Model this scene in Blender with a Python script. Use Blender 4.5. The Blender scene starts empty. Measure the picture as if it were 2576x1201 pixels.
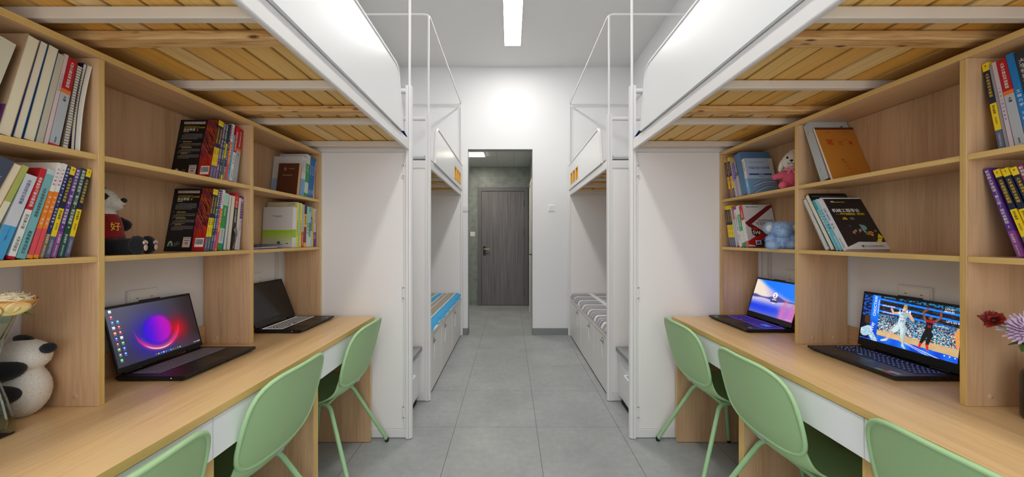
import bpy, math, random
from mathutils import Vector, Matrix, noise as mnoise
R = math.radians
sc = bpy.context.scene
COL = sc.collection

# ------------------------------------------------------------------ camera, sky, exposure
cam_d = bpy.data.cameras.new('camera')
cam_d.sensor_width = 36.0
cam_d.lens = 36.0 * 890 / 2576
cam_d.clip_start = 0.02
cam_d.shift_x = 4 / 2576
cam = bpy.data.objects.new('camera', cam_d)
COL.objects.link(cam)
cam.location = (0, 0, 1.3)
cam.rotation_euler = (R(90), 0, 0)
sc.camera = cam

world = bpy.data.worlds.new('daylight')
sc.world = world
world.use_nodes = True
wn = world.node_tree
wn.nodes['Background'].inputs['Color'].default_value = (0.93, 0.97, 1.0, 1)
wn.nodes['Background'].inputs['Strength'].default_value = 2.6

vs = sc.view_settings
vs.view_transform = 'Standard'
vs.look = 'None'
vs.gamma = 1.0
vs.exposure = 0.10
vs.use_curve_mapping = False
sc.cycles.max_bounces = 9
sc.cycles.diffuse_bounces = 6
sc.cycles.glossy_bounces = 3
sc.cycles.transmission_bounces = 6
sc.cycles.transparent_max_bounces = 8
sc.cycles.caustics_reflective = False
sc.cycles.caustics_refractive = False
sc.cycles.sample_clamp_indirect = 6.0
sc.cycles.use_denoising = True

LAMP = 36.0          # radiance of the ceiling strips
HALL_LAMP = 60.0

# ------------------------------------------------------------------ helpers
def lin(c):
    return tuple(((v / 255.0 + 0.055) / 1.055) ** 2.4 if v / 255.0 > 0.04045 else v / 255.0 / 12.92 for v in c)

MATS = {}
def mat(name, rgb=(200, 200, 200), rough=0.5, metal=0.0, emit=0.0, spec=0.5, coat=0.0, trans=0.0, ior=1.45, sheen=0.0, bump=0.0, bscale=300.0):
    if name in MATS: return MATS[name]
    m = bpy.data.materials.new(name); m.use_nodes = True
    nt = m.node_tree; b = nt.nodes['Principled BSDF']
    c = lin(rgb) + (1,)
    b.inputs['Base Color'].default_value = c
    b.inputs['Roughness'].default_value = rough
    b.inputs['Metallic'].default_value = metal
    b.inputs['Specular IOR Level'].default_value = spec
    b.inputs['Coat Weight'].default_value = coat
    b.inputs['Transmission Weight'].default_value = trans
    b.inputs['IOR'].default_value = ior
    b.inputs['Sheen Weight'].default_value = sheen
    if emit:
        b.inputs['Emission Color'].default_value = c
        b.inputs['Emission Strength'].default_value = emit
    if bump:
        tc = nt.nodes.new('ShaderNodeTexCoord'); n = nt.nodes.new('ShaderNodeTexNoise'); bp = nt.nodes.new('ShaderNodeBump')
        n.inputs['Scale'].default_value = bscale; n.inputs['Detail'].default_value = 2
        bp.inputs['Strength'].default_value = bump; bp.inputs['Distance'].default_value = 0.002
        nt.links.new(tc.outputs['Object'], n.inputs['Vector']); nt.links.new(n.outputs['Fac'], bp.inputs['Height'])
        nt.links.new(bp.outputs['Normal'], b.inputs['Normal'])
    MATS[name] = m
    return m

def nodes(name):
    m = bpy.data.materials.new(name); m.use_nodes = True
    MATS[name] = m
    nt = m.node_tree
    return m, nt, nt.nodes['Principled BSDF'], (lambda t: nt.nodes.new('ShaderNode' + t)), nt.links.new

def ramp(nd, stops):
    e = nd.color_ramp.elements
    while len(e) > 1: e.remove(e[0])
    e[0].position = stops[0][0]; e[0].color = lin(stops[0][1]) + (1,)
    for p, c in stops[1:]:
        x = e.new(p); x.color = lin(c) + (1,)

def laminate(name, axis, base, dark, rough=0.42):
    """oak-look laminate, grain along the given axis"""
    m, nt, b, N, L = nodes(name)
    tc = N('TexCoord'); mp = N('Mapping')
    s = [34.0, 34.0, 34.0]; s[axis] = 1.3
    mp.inputs['Scale'].default_value = s
    n1 = N('TexNoise'); n1.inputs['Scale'].default_value = 3.2; n1.inputs['Detail'].default_value = 6; n1.inputs['Roughness'].default_value = 0.68; n1.inputs['Distortion'].default_value = 0.35
    n2 = N('TexNoise'); n2.inputs['Scale'].default_value = 0.35; n2.inputs['Detail'].default_value = 3
    L(tc.outputs['Object'], mp.inputs['Vector']); L(mp.outputs['Vector'], n1.inputs['Vector']); L(mp.outputs['Vector'], n2.inputs['Vector'])
    mx = N('Math'); mx.operation = 'MULTIPLY_ADD'; mx.inputs[1].default_value = 0.55; L(n2.outputs['Fac'], mx.inputs[0])
    ml = N('Math'); ml.operation = 'MULTIPLY'; ml.inputs[1].default_value = 0.5; L(n1.outputs['Fac'], ml.inputs[0]); L(ml.outputs[0], mx.inputs[2])
    rp = N('ValToRGB'); ramp(rp, [(0.36, dark), (0.56, base), (0.75, tuple(min(255, v + 9) for v in base))])
    L(mx.outputs[0], rp.inputs['Fac']); L(rp.outputs['Color'], b.inputs['Base Color'])
    b.inputs['Roughness'].default_value = rough
    bp = N('Bump'); bp.inputs['Strength'].default_value = 0.08; bp.inputs['Distance'].default_value = 0.001
    L(n1.outputs['Fac'], bp.inputs['Height']); L(bp.outputs['Normal'], b.inputs['Normal'])
    return m

class MB:
    """collects polygons of one mesh object"""
    def __init__(self):
        self.v = []; self.f = []; self.m = []; self.mats = []; self.sm = []; self.uv = {}; self.col = {}
    def slot(self, m):
        if m not in self.mats: self.mats.append(m)
        return self.mats.index(m)
    def add(self, verts, faces, m, smooth=False):
        o = len(self.v); self.v += [tuple(p) for p in verts]; k = self.slot(m)
        for f in faces:
            self.f.append(tuple(i + o for i in f)); self.m.append(k); self.sm.append(smooth)
        return o
    def poly(self, pts, m): self.add(pts, [tuple(range(len(pts)))], m)
    def box(self, x0, x1, y0, y1, z0, z1, m, fm=None):
        """fm: {face: material}, faces -x +x -y +y -z +z"""
        if x0 > x1: x0, x1 = x1, x0
        if y0 > y1: y0, y1 = y1, y0
        if z0 > z1: z0, z1 = z1, z0
        v = [(x0, y0, z0), (x1, y0, z0), (x1, y1, z0), (x0, y1, z0), (x0, y0, z1), (x1, y0, z1), (x1, y1, z1), (x0, y1, z1)]
        F = {'-z': (0, 3, 2, 1), '+z': (4, 5, 6, 7), '-y': (0, 1, 5, 4), '+x': (1, 2, 6, 5), '+y': (2, 3, 7, 6), '-x': (3, 0, 4, 7)}
        o = len(self.v); self.v += v
        for k, f in F.items():
            self.f.append(tuple(i + o for i in f)); self.m.append(self.slot((fm or {}).get(k, m))); self.sm.append(False)
    def prism(self, pts2, plane, a, b, m, smooth=False):
        """polygon pts2 in plane 'yz' / 'xz' / 'xy', swept from a to b along the third axis"""
        def P(p, w): return {'yz': (w, p[0], p[1]), 'xz': (p[0], w, p[1]), 'xy': (p[0], p[1], w)}[plane]
        n = len(pts2)
        v = [P(p, a) for p in pts2] + [P(p, b) for p in pts2]
        self.add(v, [tuple(range(n)), tuple(range(2 * n - 1, n - 1, -1))], m)
        self.add(v, [(i, (i + 1) % n, (i + 1) % n + n, i + n) for i in range(n)], m, smooth)
    def tube(self, pts, r, m, n=10, cap=True, closed=False, radii=None, flat=None):
        pts = [Vector(p) for p in pts]; k = len(pts); rings = []
        up = Vector((0, 0, 1))
        t0 = (pts[1] - pts[0]).normalized()
        a = t0.cross(up) if abs(t0.z) < 0.9 else t0.cross(Vector((1, 0, 0)))
        a.normalize()
        for i, p in enumerate(pts):
            if closed: t = (pts[(i + 1) % k] - pts[i - 1]).normalized()
            elif i == 0: t = t0
            elif i == k - 1: t = (pts[-1] - pts[-2]).normalized()
            else: t = ((pts[i + 1] - p).normalized() + (p - pts[i - 1]).normalized()).normalized()
            a = (a - t * a.dot(t)).normalized(); b = t.cross(a)
            rr = radii[i] if radii else r
            rings.append([p + a * math.cos(2 * math.pi * j / n) * rr + b * math.sin(2 * math.pi * j / n) * rr * (flat or 1) for j in range(n)])
        v = [q for rg in rings for q in rg]; f = []
        for i in range(k if closed else k - 1):
            i2 = (i + 1) % k
            for j in range(n): f.append((i * n + j, i * n + (j + 1) % n, i2 * n + (j + 1) % n, i2 * n + j))
        self.add(v, f, m, True)
        if cap and not closed:
            self.add(rings[0], [tuple(range(n - 1, -1, -1))], m); self.add(rings[-1], [tuple(range(n))], m)
    def lathe(self, prof, c, m, n=24, axis='z', smooth=True):
        v = []; f = []
        for (r, h) in prof:
            for j in range(n):
                a = 2 * math.pi * j / n; x, y = r * math.cos(a), r * math.sin(a)
                v.append({'z': (c[0] + x, c[1] + y, c[2] + h), 'x': (c[0] + h, c[1] + x, c[2] + y), 'y': (c[0] + x, c[1] + h, c[2] + y)}[axis])
        for i in range(len(prof) - 1):
            for j in range(n): f.append((i * n + j, i * n + (j + 1) % n, (i + 1) * n + (j + 1) % n, (i + 1) * n + j))
        self.add(v, f, m, smooth)
    def ellipsoid(self, c, r, m, nu=20, nv=12, rot=None, wob=0.0, seed=0, pw=1.0):
        M = rot or Matrix.Identity(3); c = Vector(c); v = []; f = []
        for i in range(nv + 1):
            th = math.pi * i / nv
            for j in range(nu):
                ph = 2 * math.pi * j / nu
                d = Vector((math.sin(th) * math.cos(ph), math.sin(th) * math.sin(ph), math.cos(th)))
                k = 1 + (wob * mnoise.noise(d * 3.1 + Vector((seed * 3.7, seed, 0))) if wob else 0)
                v.append(c + M @ Vector((d.x * r[0] * k, d.y * r[1] * k, d.z * r[2] * k)))
        for i in range(nv):
            for j in range(nu): f.append((i * nu + j, (i + 1) * nu + j, (i + 1) * nu + (j + 1) % nu, i * nu + (j + 1) % nu))
        self.add(v, f, m, True)
    def grid(self, fn, nu, nv, m, smooth=True, uv=False):
        v = [fn(i / nu, j / nv) for j in range(nv + 1) for i in range(nu + 1)]
        f = [(j * (nu + 1) + i, j * (nu + 1) + i + 1, (j + 1) * (nu + 1) + i + 1, (j + 1) * (nu + 1) + i) for j in range(nv) for i in range(nu)]
        return self.add(v, f, m, smooth)
    def fuzz(self, m, count, length, width=0.0012, seed=1, only=None):
        """short tufts of fur standing on the faces made so far"""
        rnd = random.Random(seed); fs = [i for i in range(len(self.f)) if only is None or self.m[i] == self.slot(only)]
        ar = []
        for i in fs:
            p = [Vector(self.v[k]) for k in self.f[i]]; ar.append((p[1] - p[0]).cross(p[-1] - p[0]).length)
        V = []; F = []
        for i in rnd.choices(fs, weights=ar, k=count):
            p = [Vector(self.v[k]) for k in self.f[i]]
            w = [rnd.random() + 0.01 for _ in p]; s = sum(w); q = sum((a * (b / s) for a, b in zip(p, w)), Vector())
            nrm = (p[1] - p[0]).cross(p[-1] - p[0])
            if nrm.length < 1e-12: continue
            nrm.normalize()
            d = (nrm + Vector((rnd.uniform(-1, 1), rnd.uniform(-1, 1), rnd.uniform(-1.1, 0.7))) * 0.75).normalized() * length * rnd.uniform(0.6, 1.3)
            t = nrm.orthogonal().normalized(); t = Matrix.Rotation(rnd.uniform(0, 6.28), 3, nrm) @ t
            o = len(V); V += [q - t * width - nrm * 0.001, q + t * width - nrm * 0.001, q + d]; F.append((o, o + 1, o + 2))
        self.add(V, F, m, True)
    def text(self, s, o, ex, ey, size, m, align='C', vert=False, sx=1.0, gap=1.08, lift=0.0004):
        """lettering in the plane of ex, ey, o = anchor (centre of the line's middle)"""
        o, ex, ey = Vector(o), Vector(ex).normalized(), Vector(ey).normalized(); nrm = ex.cross(ey)
        if vert:
            for i, ch in enumerate(s):
                if ch != ' ': self.text(ch, o - ey * size * gap * i, ex, ey, size, m, 'C', False, sx, gap, lift)
            return
        vs_, fs_, w = glyphs(s)
        dx = {'C': -w / 2, 'L': 0, 'R': -w}[align]
        self.add([o + ex * (x + dx) * size * sx + ey * (y - 0.36) * size + nrm * lift for x, y in vs_], fs_, m)
    def build(self, name, parent=None, bevel=0.0, bseg=2, loc=None, rot=None, autosmooth=False, label=None):
        me = bpy.data.meshes.new(name)
        me.from_pydata(self.v, [], self.f)
        for m in self.mats: me.materials.append(m)
        me.polygons.foreach_set('material_index', self.m)
        me.polygons.foreach_set('use_smooth', self.sm)
        me.update()
        o = bpy.data.objects.new(name, me); COL.objects.link(o)
        if parent is not None: o.parent = parent
        if loc: o.location = loc
        if rot: o.rotation_euler = rot
        if bevel:
            bv = o.modifiers.new('soft edges', 'BEVEL'); bv.width = bevel; bv.segments = bseg; bv.limit_method = 'ANGLE'; bv.angle_limit = R(50)
            bv.harden_normals = False
        if label: o['label'] = label
        return o

_G = {}
def glyphs(s):
    if s in _G: return _G[s]
    cu = bpy.data.curves.new('t', 'FONT'); cu.body = s; cu.resolution_u = 2; cu.offset = 0.010
    ob = bpy.data.objects.new('t', cu); COL.objects.link(ob)
    dg = bpy.context.evaluated_depsgraph_get()
    me = bpy.data.meshes.new_from_object(ob.evaluated_get(dg))
    v = [(p.co.x, p.co.y) for p in me.vertices]; f = [tuple(p.vertices) for p in me.polygons]
    w = max((x for x, y in v), default=0)
    bpy.data.objects.remove(ob); bpy.data.curves.remove(cu); bpy.data.meshes.remove(me)
    _G[s] = (v, f, w)
    return _G[s]

def thing(name, label, cat, loc=(0, 0, 0), rot=(0, 0, 0), group=None):
    o = bpy.data.objects.new(name, None); COL.objects.link(o)
    o.location = loc; o.rotation_euler = rot; o.empty_display_size = 0.05
    o['label'] = label; o['category'] = cat
    if group: o['group'] = group
    return o
def tag(o, label, cat, group=None):
    o['label'] = label; o['category'] = cat
    if group: o['group'] = group
    return o
def struct(o):
    o['kind'] = 'structure'; return o

def arc(c, r, a0, a1, n=6, plane='xz', w=0.0):
    out = []
    for i in range(n + 1):
        a = a0 + (a1 - a0) * i / n; p, q = c[0] + r * math.cos(a), c[1] + r * math.sin(a)
        out.append({'xz': (p, w, q), 'yz': (w, p, q), 'xy': (p, q, w)}[plane])
    return out
def roundpath(pts, r, n=5):
    """polyline with rounded inner corners"""
    pts = [Vector(p) for p in pts]; out = [pts[0]]
    for i in range(1, len(pts) - 1):
        a = (pts[i - 1] - pts[i]); b = (pts[i + 1] - pts[i]); q = min(r, a.length * 0.49, b.length * 0.49)
        A, B = pts[i] + a.normalized() * q, pts[i] + b.normalized() * q
        for k in range(n + 1):
            t = k / n; out.append(A * (1 - t) ** 2 + pts[i] * 2 * t * (1 - t) + B * t * t)
    out.append(pts[-1]); return out

# ------------------------------------------------------------------ materials
WALL = mat('white wall paint', (230, 230, 231), 0.75, bump=0.03, bscale=60)
CEIL = mat('ceiling paint', (222, 221, 219), 0.85)
METAL = mat('white enamelled steel', (229, 226, 225), 0.34, spec=0.5)
BOARD = mat('white panel board', (238, 234, 232), 0.45)
GUARD = mat('white guard board', (232, 233, 234), 0.3)
BARC = mat('cream steel bar', (220, 210, 196), 0.45)
WHITE = mat('white drawer lacquer', (240, 243, 244), 0.35)
OAKV = laminate('oak laminate upright', 2, (206, 169, 130), (180, 142, 105))
OAKY = laminate('oak laminate lengthwise', 1, (214, 177, 133), (188, 150, 108))
EDGEV = laminate('oak edge band upright', 2, (220, 184, 114), (200, 160, 90), 0.5)
EDGEY = laminate('oak edge band lengthwise', 1, (222, 186, 116), (202, 162, 92), 0.5)
TOPY = laminate('oak desk top laminate', 1, (233, 196, 142), (209, 170, 118), 0.36)
BLACK = mat('black plastic', (14, 14, 15), 0.4)
DARKGREY = mat('dark grey plastic', (42, 42, 45), 0.5)
STEEL = mat('bright steel', (190, 190, 192), 0.25, 1.0)
CREVICE = mat('dark gap', (30, 28, 26), 0.8)  # dark colour standing in for shade inside gaps and openings
YELLOW = mat('yellow plastic', (226, 168, 30), 0.4)
GREEN = mat('sage green plastic', (168, 203, 148), 0.5, bump=0.05, bscale=900)
GREENM = mat('sage green painted steel', (160, 202, 150), 0.4)

def floor_mat():
    m, nt, b, N, L = nodes('grey porcelain floor tiles')
    tc = N('TexCoord'); sp = N('SeparateXYZ'); L(tc.outputs['Object'], sp.inputs[0])
    lines = []
    for ax, o, w in ((0, -0.381, 0.561), (1, 2.438, 0.58)):
        a = N('Math'); a.operation = 'SUBTRACT'; a.inputs[1].default_value = o - w * 40; L(sp.outputs[ax], a.inputs[0])
        d = N('Math'); d.operation = 'DIVIDE'; d.inputs[1].default_value = w; L(a.outputs[0], d.inputs[0])
        f = N('Math'); f.operation = 'FRACT'; L(d.outputs[0], f.inputs[0])
        s = N('Math'); s.operation = 'SUBTRACT'; s.inputs[1].default_value = 0.5; L(f.outputs[0], s.inputs[0])
        ab = N('Math'); ab.operation = 'ABSOLUTE'; L(s.outputs[0], ab.inputs[0])
        g = N('Math'); g.operation = 'GREATER_THAN'; g.inputs[1].default_value = 0.5 - (0.0016 if ax == 0 else 0.0012) / w; L(ab.outputs[0], g.inputs[0])
        lines.append(g)
    mx = N('Math'); mx.operation = 'MAXIMUM'; L(lines[0].outputs[0], mx.inputs[0]); L(lines[1].outputs[0], mx.inputs[1])
    n1 = N('TexNoise'); n1.inputs['Scale'].default_value = 22; n1.inputs['Detail'].default_value = 8; n1.inputs['Roughness'].default_value = 0.7
    n2 = N('TexNoise'); n2.inputs['Scale'].default_value = 3; n2.inputs['Detail'].default_value = 4
    L(tc.outputs['Object'], n1.inputs['Vector']); L(tc.outputs['Object'], n2.inputs['Vector'])
    av = N('Math'); av.operation = 'ADD'; L(n1.outputs['Fac'], av.inputs[0]); L(n2.outputs['Fac'], av.inputs[1])
    hf = N('Math'); hf.operation = 'MULTIPLY'; hf.inputs[1].default_value = 0.5; L(av.outputs[0], hf.inputs[0])
    rp = N('ValToRGB'); ramp(rp, [(0.3, (146, 149, 150)), (0.52, (163, 166, 167)), (0.72, (179, 182, 183))])
    L(hf.outputs[0], rp.inputs['Fac'])
    mix = N('Mix'); mix.data_type = 'RGBA'; L(mx.outputs[0], mix.inputs['Factor']); L(rp.outputs['Color'], mix.inputs['A'])
    mix.inputs['B'].default_value = lin((84, 86, 84)) + (1,)
    L(mix.outputs['Result'], b.inputs['Base Color']); b.inputs['Roughness'].default_value = 0.42
    return m
FLOOR = floor_mat()

def tile_mat():
    m, nt, b, N, L = nodes('grey green wall tiles')
    tc = N('TexCoord'); br = N('TexBrick'); mp = N('Mapping')
    mp.inputs['Rotation'].default_value = (R(90), 0, 0)
    L(tc.outputs['Object'], mp.inputs['Vector']); L(mp.outputs['Vector'], br.inputs['Vector'])
    br.offset = 0.0; br.inputs['Scale'].default_value = 1.0
    br.inputs['Brick Width'].default_value = 0.53; br.inputs['Row Height'].default_value = 0.31
    br.inputs['Mortar Size'].default_value = 0.0022; br.inputs['Mortar Smooth'].default_value = 0.1
    n1 = N('TexNoise'); n1.inputs['Scale'].default_value = 9; n1.inputs['Detail'].default_value = 7; L(tc.outputs['Object'], n1.inputs['Vector'])
    rp = N('ValToRGB'); ramp(rp, [(0.35, (124, 130, 126)), (0.65, (146, 151, 147))]); L(n1.outputs['Fac'], rp.inputs['Fac'])
    L(rp.outputs['Color'], br.inputs['Color1']); L(rp.outputs['Color'], br.inputs['Color2'])
    br.inputs['Mortar'].default_value = lin((160, 163, 160)) + (1,)
    L(br.outputs['Color'], b.inputs['Base Color']); b.inputs['Roughness'].default_value = 0.4
    return m
TILE = tile_mat()
SKIRT = mat('grey tile skirting', (132, 136, 136), 0.45, bump=0.02, bscale=40)

def pine_mat():
    """knotty pine, every board its own tone"""
    m, nt, b, N, L = nodes('knotty pine boards')
    tc = N('TexCoord'); mp = N('Mapping'); mp.inputs['Scale'].default_value = (48, 1.3, 48); L(tc.outputs['Object'], mp.inputs['Vector'])
    gi = N('NewGeometry')
    n1 = N('TexNoise'); n1.inputs['Scale'].default_value = 2.2; n1.inputs['Detail'].default_value = 6; n1.inputs['Distortion'].default_value = 0.5; L(mp.outputs['Vector'], n1.inputs['Vector'])
    rp = N('ValToRGB'); ramp(rp, [(0.30, (230, 194, 136)), (0.5, (242, 212, 156)), (0.72, (247, 222, 172))]); L(n1.outputs['Fac'], rp.inputs['Fac'])
    tone = N('ValToRGB'); ramp(tone, [(0.0, (252, 222, 128)), (0.2, (255, 252, 240)), (0.4, (246, 210, 112)), (0.6, (252, 246, 214)), (0.8, (242, 202, 104)), (1.0, (252, 236, 192))]); L(gi.outputs['Random Per Island'], tone.inputs['Fac'])
    mu = N('Mix'); mu.data_type = 'RGBA'; mu.blend_type = 'MULTIPLY'; mu.inputs['Factor'].default_value = 1.0
    L(rp.outputs['Color'], mu.inputs['A']); L(tone.outputs['Color'], mu.inputs['B'])
    mk = N('Mapping'); mk.inputs['Scale'].default_value = (9, 3.2, 9); L(tc.outputs['Object'], mk.inputs['Vector'])
    vo = N('TexVoronoi'); vo.inputs['Scale'].default_value = 1.0; L(mk.outputs['Vector'], vo.inputs['Vector'])
    kr = N('ValToRGB'); ramp(kr, [(0.05, (255, 255, 255)), (0.13, (0, 0, 0))]); L(vo.outputs['Distance'], kr.inputs['Fac'])
    mix = N('Mix'); mix.data_type = 'RGBA'; L(kr.outputs['Color'], mix.inputs['Factor']); L(mu.outputs['Result'], mix.inputs['A']); mix.inputs['B'].default_value = lin((104, 62, 28)) + (1,)
    L(mix.outputs['Result'], b.inputs['Base Color']); b.inputs['Roughness'].default_value = 0.55
    return m
PINE = pine_mat()
def pine_x():
    m, nt, b, N, L = nodes('pine batten')
    tc = N('TexCoord'); mp = N('Mapping'); mp.inputs['Scale'].default_value = (2.0, 30, 30); L(tc.outputs['Object'], mp.inputs['Vector'])
    n1 = N('TexNoise'); n1.inputs['Scale'].default_value = 2.0; n1.inputs['Detail'].default_value = 6; n1.inputs['Distortion'].default_value = 1.5; L(mp.outputs['Vector'], n1.inputs['Vector'])
    rp = N('ValToRGB'); ramp(rp, [(0.28, (176, 128, 74)), (0.5, (220, 176, 116)), (0.72, (232, 196, 140))]); L(n1.outputs['Fac'], rp.inputs['Fac'])
    mk = N('Mapping'); mk.inputs['Scale'].default_value = (7, 22, 22); L(tc.outputs['Object'], mk.inputs['Vector'])
    vo = N('TexVoronoi'); L(mk.outputs['Vector'], vo.inputs['Vector']); vo.inputs['Scale'].default_value = 1.0
    kr = N('ValToRGB'); ramp(kr, [(0.06, (255, 255, 255)), (0.16, (0, 0, 0))]); L(vo.outputs['Distance'], kr.inputs['Fac'])
    mix = N('Mix'); mix.data_type = 'RGBA'; L(kr.outputs['Color'], mix.inputs['Factor']); L(rp.outputs['Color'], mix.inputs['A']); mix.inputs['B'].default_value = lin((100, 60, 28)) + (1,)
    L(mix.outputs['Result'], b.inputs['Base Color']); b.inputs['Roughness'].default_value = 0.55
    return m
PINEX = pine_x()
def door_mat():
    m, nt, b, N, L = nodes('grey brown wood grain door')
    tc = N('TexCoord'); mp = N('Mapping'); mp.inputs['Scale'].default_value = (42, 42, 1.0); L(tc.outputs['Object'], mp.inputs['Vector'])
    n1 = N('TexNoise'); n1.inputs['Scale'].default_value = 1.3; n1.inputs['Detail'].default_value = 5; L(mp.outputs['Vector'], n1.inputs['Vector'])
    rp = N('ValToRGB'); ramp(rp, [(0.3, (92, 88, 91)), (0.55, (116, 111, 114)), (0.75, (134, 130, 132))]); L(n1.outputs['Fac'], rp.inputs['Fac'])
    L(rp.outputs['Color'], b.inputs['Base Color']); b.inputs['Roughness'].default_value = 0.5
    return m
DOORM = door_mat()
DFRAME = mat('grey door frame', (108, 106, 108), 0.5)
def emit_mat(name, rgb, strength):
    m = bpy.data.materials.new(name); m.use_nodes = True; nt = m.node_tree
    nt.nodes.clear(); e = nt.nodes.new('ShaderNodeEmission'); o = nt.nodes.new('ShaderNodeOutputMaterial')
    e.inputs['Color'].default_value = lin(rgb) + (1,); e.inputs['Strength'].default_value = strength
    nt.links.new(e.outputs[0], o.inputs[0]); MATS[name] = m
    return m
# ------------------------------------------------------------------ the room
WL, WR, YF, YB, HC = -1.47, 1.63, 4.77, -1.6, 3.61
def wall(name, *boxes, m=WALL, **k):
    b = MB()
    for q in boxes: b.box(*q, m)
    return struct(b.build(name, **k))
OX0, OX1, OZ = -0.574, 0.30, 2.506          # opening to the entrance hall
HX0, HX1, HY, HZ = -1.30, 0.367, 6.887, 2.70
wall('floor', (WL - .1, WR + .1, YB - .1, HY + .1, -0.1, 0), m=FLOOR)
wall('ceiling', (WL - .1, WR + .1, YB - .1, YF + .1, HC, HC + .1), m=CEIL)
wall('wall_left', (WL - .1, WL, YB - .1, YF + .1, 0, HC))
wall('wall_right', (WR, WR + .1, YB - .1, YF + .1, 0, HC))
wall('wall_far', (WL, OX0, YF, YF + .1, 0, HC), (OX1, WR, YF, YF + .1, 0, HC), (OX0, OX1, YF, YF + .1, OZ, HC))
wall('wall_rear', (WL, WR, YB - .1, YB, 0, 0.25), (WL, WR, YB - .1, YB, 3.2, HC), (WL, WL + .15, YB - .1, YB, .25, 3.2), (WR - .15, WR, YB - .1, YB, .25, 3.2))
b = MB()
for x in (WL + .15, -0.02, WR - .19): b.box(x, x + .04, YB - .07, YB - .03, .25, 3.2, METAL)
for z in (.25, 3.16): b.box(WL + .15, WR - .15, YB - .07, YB - .03, z, z + .04, METAL)
struct(b.build('unseen_window_1'))  # out of view, wide opening added to let daylight in from behind
wall('baseboard_far', (WL, OX0, YF - .012, YF, 0, .09), (OX0 - .002, OX0 + .006, YF - .012, YF + .1, 0, .09), (OX1, WR, YF - .012, YF, 0, .09), (OX1 - .006, OX1 + .002, YF - .012, YF + .1, 0, .09), m=SKIRT)
wall('trim_1', (OX0, OX0 + .004, YF + .002, YF + .1, .09, OZ), (OX1 - .004, OX1, YF + .002, YF + .1, .09, OZ), (OX0, OX1, YF + .002, YF + .1, OZ - .004, OZ), m=mat('grey door reveal', (168, 172, 170), 0.6))
# entrance hall behind the opening
wall('wall_hall_end', (HX0, HX1, HY, HY + .1, 0, HZ), m=TILE)
wall('wall_hall_left', (HX0 - .1, HX0, YF + .1, HY + .1, 0, HZ), m=TILE)
wall('wall_hall_right', (HX1, HX1 + .1, YF + .1, HY + .1, 0, HZ), m=TILE)
cp = mat('hall ceiling panel', (222, 225, 223), 0.6)
b = MB(); b.box(HX0 - .1, HX1 + .1, YF + .1, HY + .1, HZ + .003, HZ + .1, mat('panel joint', (150, 153, 151), .7))
x = HX1
while x > HX0:
    y = HY
    while y > YF + .12:
        b.box(max(HX0, x - .298), x - .002, max(YF + .1, y - .298), y - .002, HZ, HZ + .004, cp); y -= .3
    x -= .3
struct(b.build('ceiling_hall'))
# hall door
d = struct(thing('door_1', 'grey brown wood grain entrance door at the end of the tiled hall', 'door', (0, HY, 0)))
b = MB(); b.box(-.557, .268, -.035, -.002, .006, 2.213, DOORM); b.build('door_leaf', d, .002)
b = MB()
for q in ((-.632, -.560, 0, 2.29), (.271, .345, 0, 2.29)): b.box(q[0], q[1], -.05, -.001, q[2], q[3], DFRAME)
b.box(-.632, .345, -.0505, -.001, 2.216, 2.2905, DFRAME); b.build('door_frame', d, .004)
b = MB(); b.box(-.528, -.482, -.046, -.034, .98, 1.15, BLACK); b.tube([(-.512, -.045, 1.095), (-.512, -.085, 1.095)], .009, BLACK)
b.tube(roundpath([(-.512, -.085, 1.095), (-.47, -.088, 1.095), (-.40, -.082, 1.092)], .01), .010, mat('brass lever', (176, 150, 110), .3, 1.0)); b.build('door_handle', d, .002, label='black plate with a brass lever')
for z in (.25, 1.42, 1.98):
    b = MB(); b.box(.262, .278, -.046, -.033, z - .07, z + .07, BLACK); b.build('hinge', d)
d = struct(thing('door_2', 'white framed side door in the hall wall', 'door', (HX1, 5.9, 0)))
b = MB(); b.box(-.03, -.001, -.55, -.48, 0, 2.27, BOARD); b.box(-.03, -.001, .36, .43, 0, 2.27, BOARD); b.box(-.03, -.001, -.55, .43, 2.2, 2.27, BOARD); b.build('door_frame', d, .004)
b = MB(); b.box(-.02, -.001, -.478, .358, .005, 2.198, mat('white side door', (206, 206, 202), .5)); b.build('door_leaf', d)
b = MB(); b.box(-.035, -.019, -.43, -.39, .97, 1.09, BLACK); b.tube([(-.034, -.41, 1.05), (-.06, -.41, 1.05), (-.062, -.30, 1.05)], .008, BLACK); b.build('door_handle', d)
# lamps
def strip(y0, y1, label):
    t = thing('ceiling_light', label, 'ceiling light', (.026, (y0 + y1) / 2, HC), group='ceiling light strips')
    h = (y1 - y0) / 2
    b = MB(); b.box(-.097, -.094, -h - .006, h + .006, -.010, 0, METAL); b.box(.094, .097, -h - .006, h + .006, -.010, 0, METAL); b.box(-.097, .097, -h - .006, -h, -.010, 0, METAL); b.box(-.097, .097, h, h + .006, -.010, 0, METAL); b.build('housing', t)
    b = MB(); b.box(-.0935, .0935, -h, h, -.008, -.001, MATS['lamp diffuser']); b.build('diffuser', t)
emit_mat('lamp diffuser', (255, 252, 246), LAMP)
strip(3.03, 4.22, 'long white strip light glowing on the ceiling before the far wall')
strip(0.2, 1.4, 'long white strip light on the ceiling above the desks')
emit_mat('hall lamp', (255, 247, 228), HALL_LAMP)
t = thing('ceiling_panel_light', 'small square lit panel in the hall ceiling', 'ceiling light', (-.58, 5.87, HZ))
b = MB(); b.box(-.15, .15, -.15, .15, -.006, 0, METAL); b.build('frame', t)
b = MB(); b.box(-.14, .14, -.14, .14, -.010, -.006, MATS['hall lamp']); b.build('diffuser', t)
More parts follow.
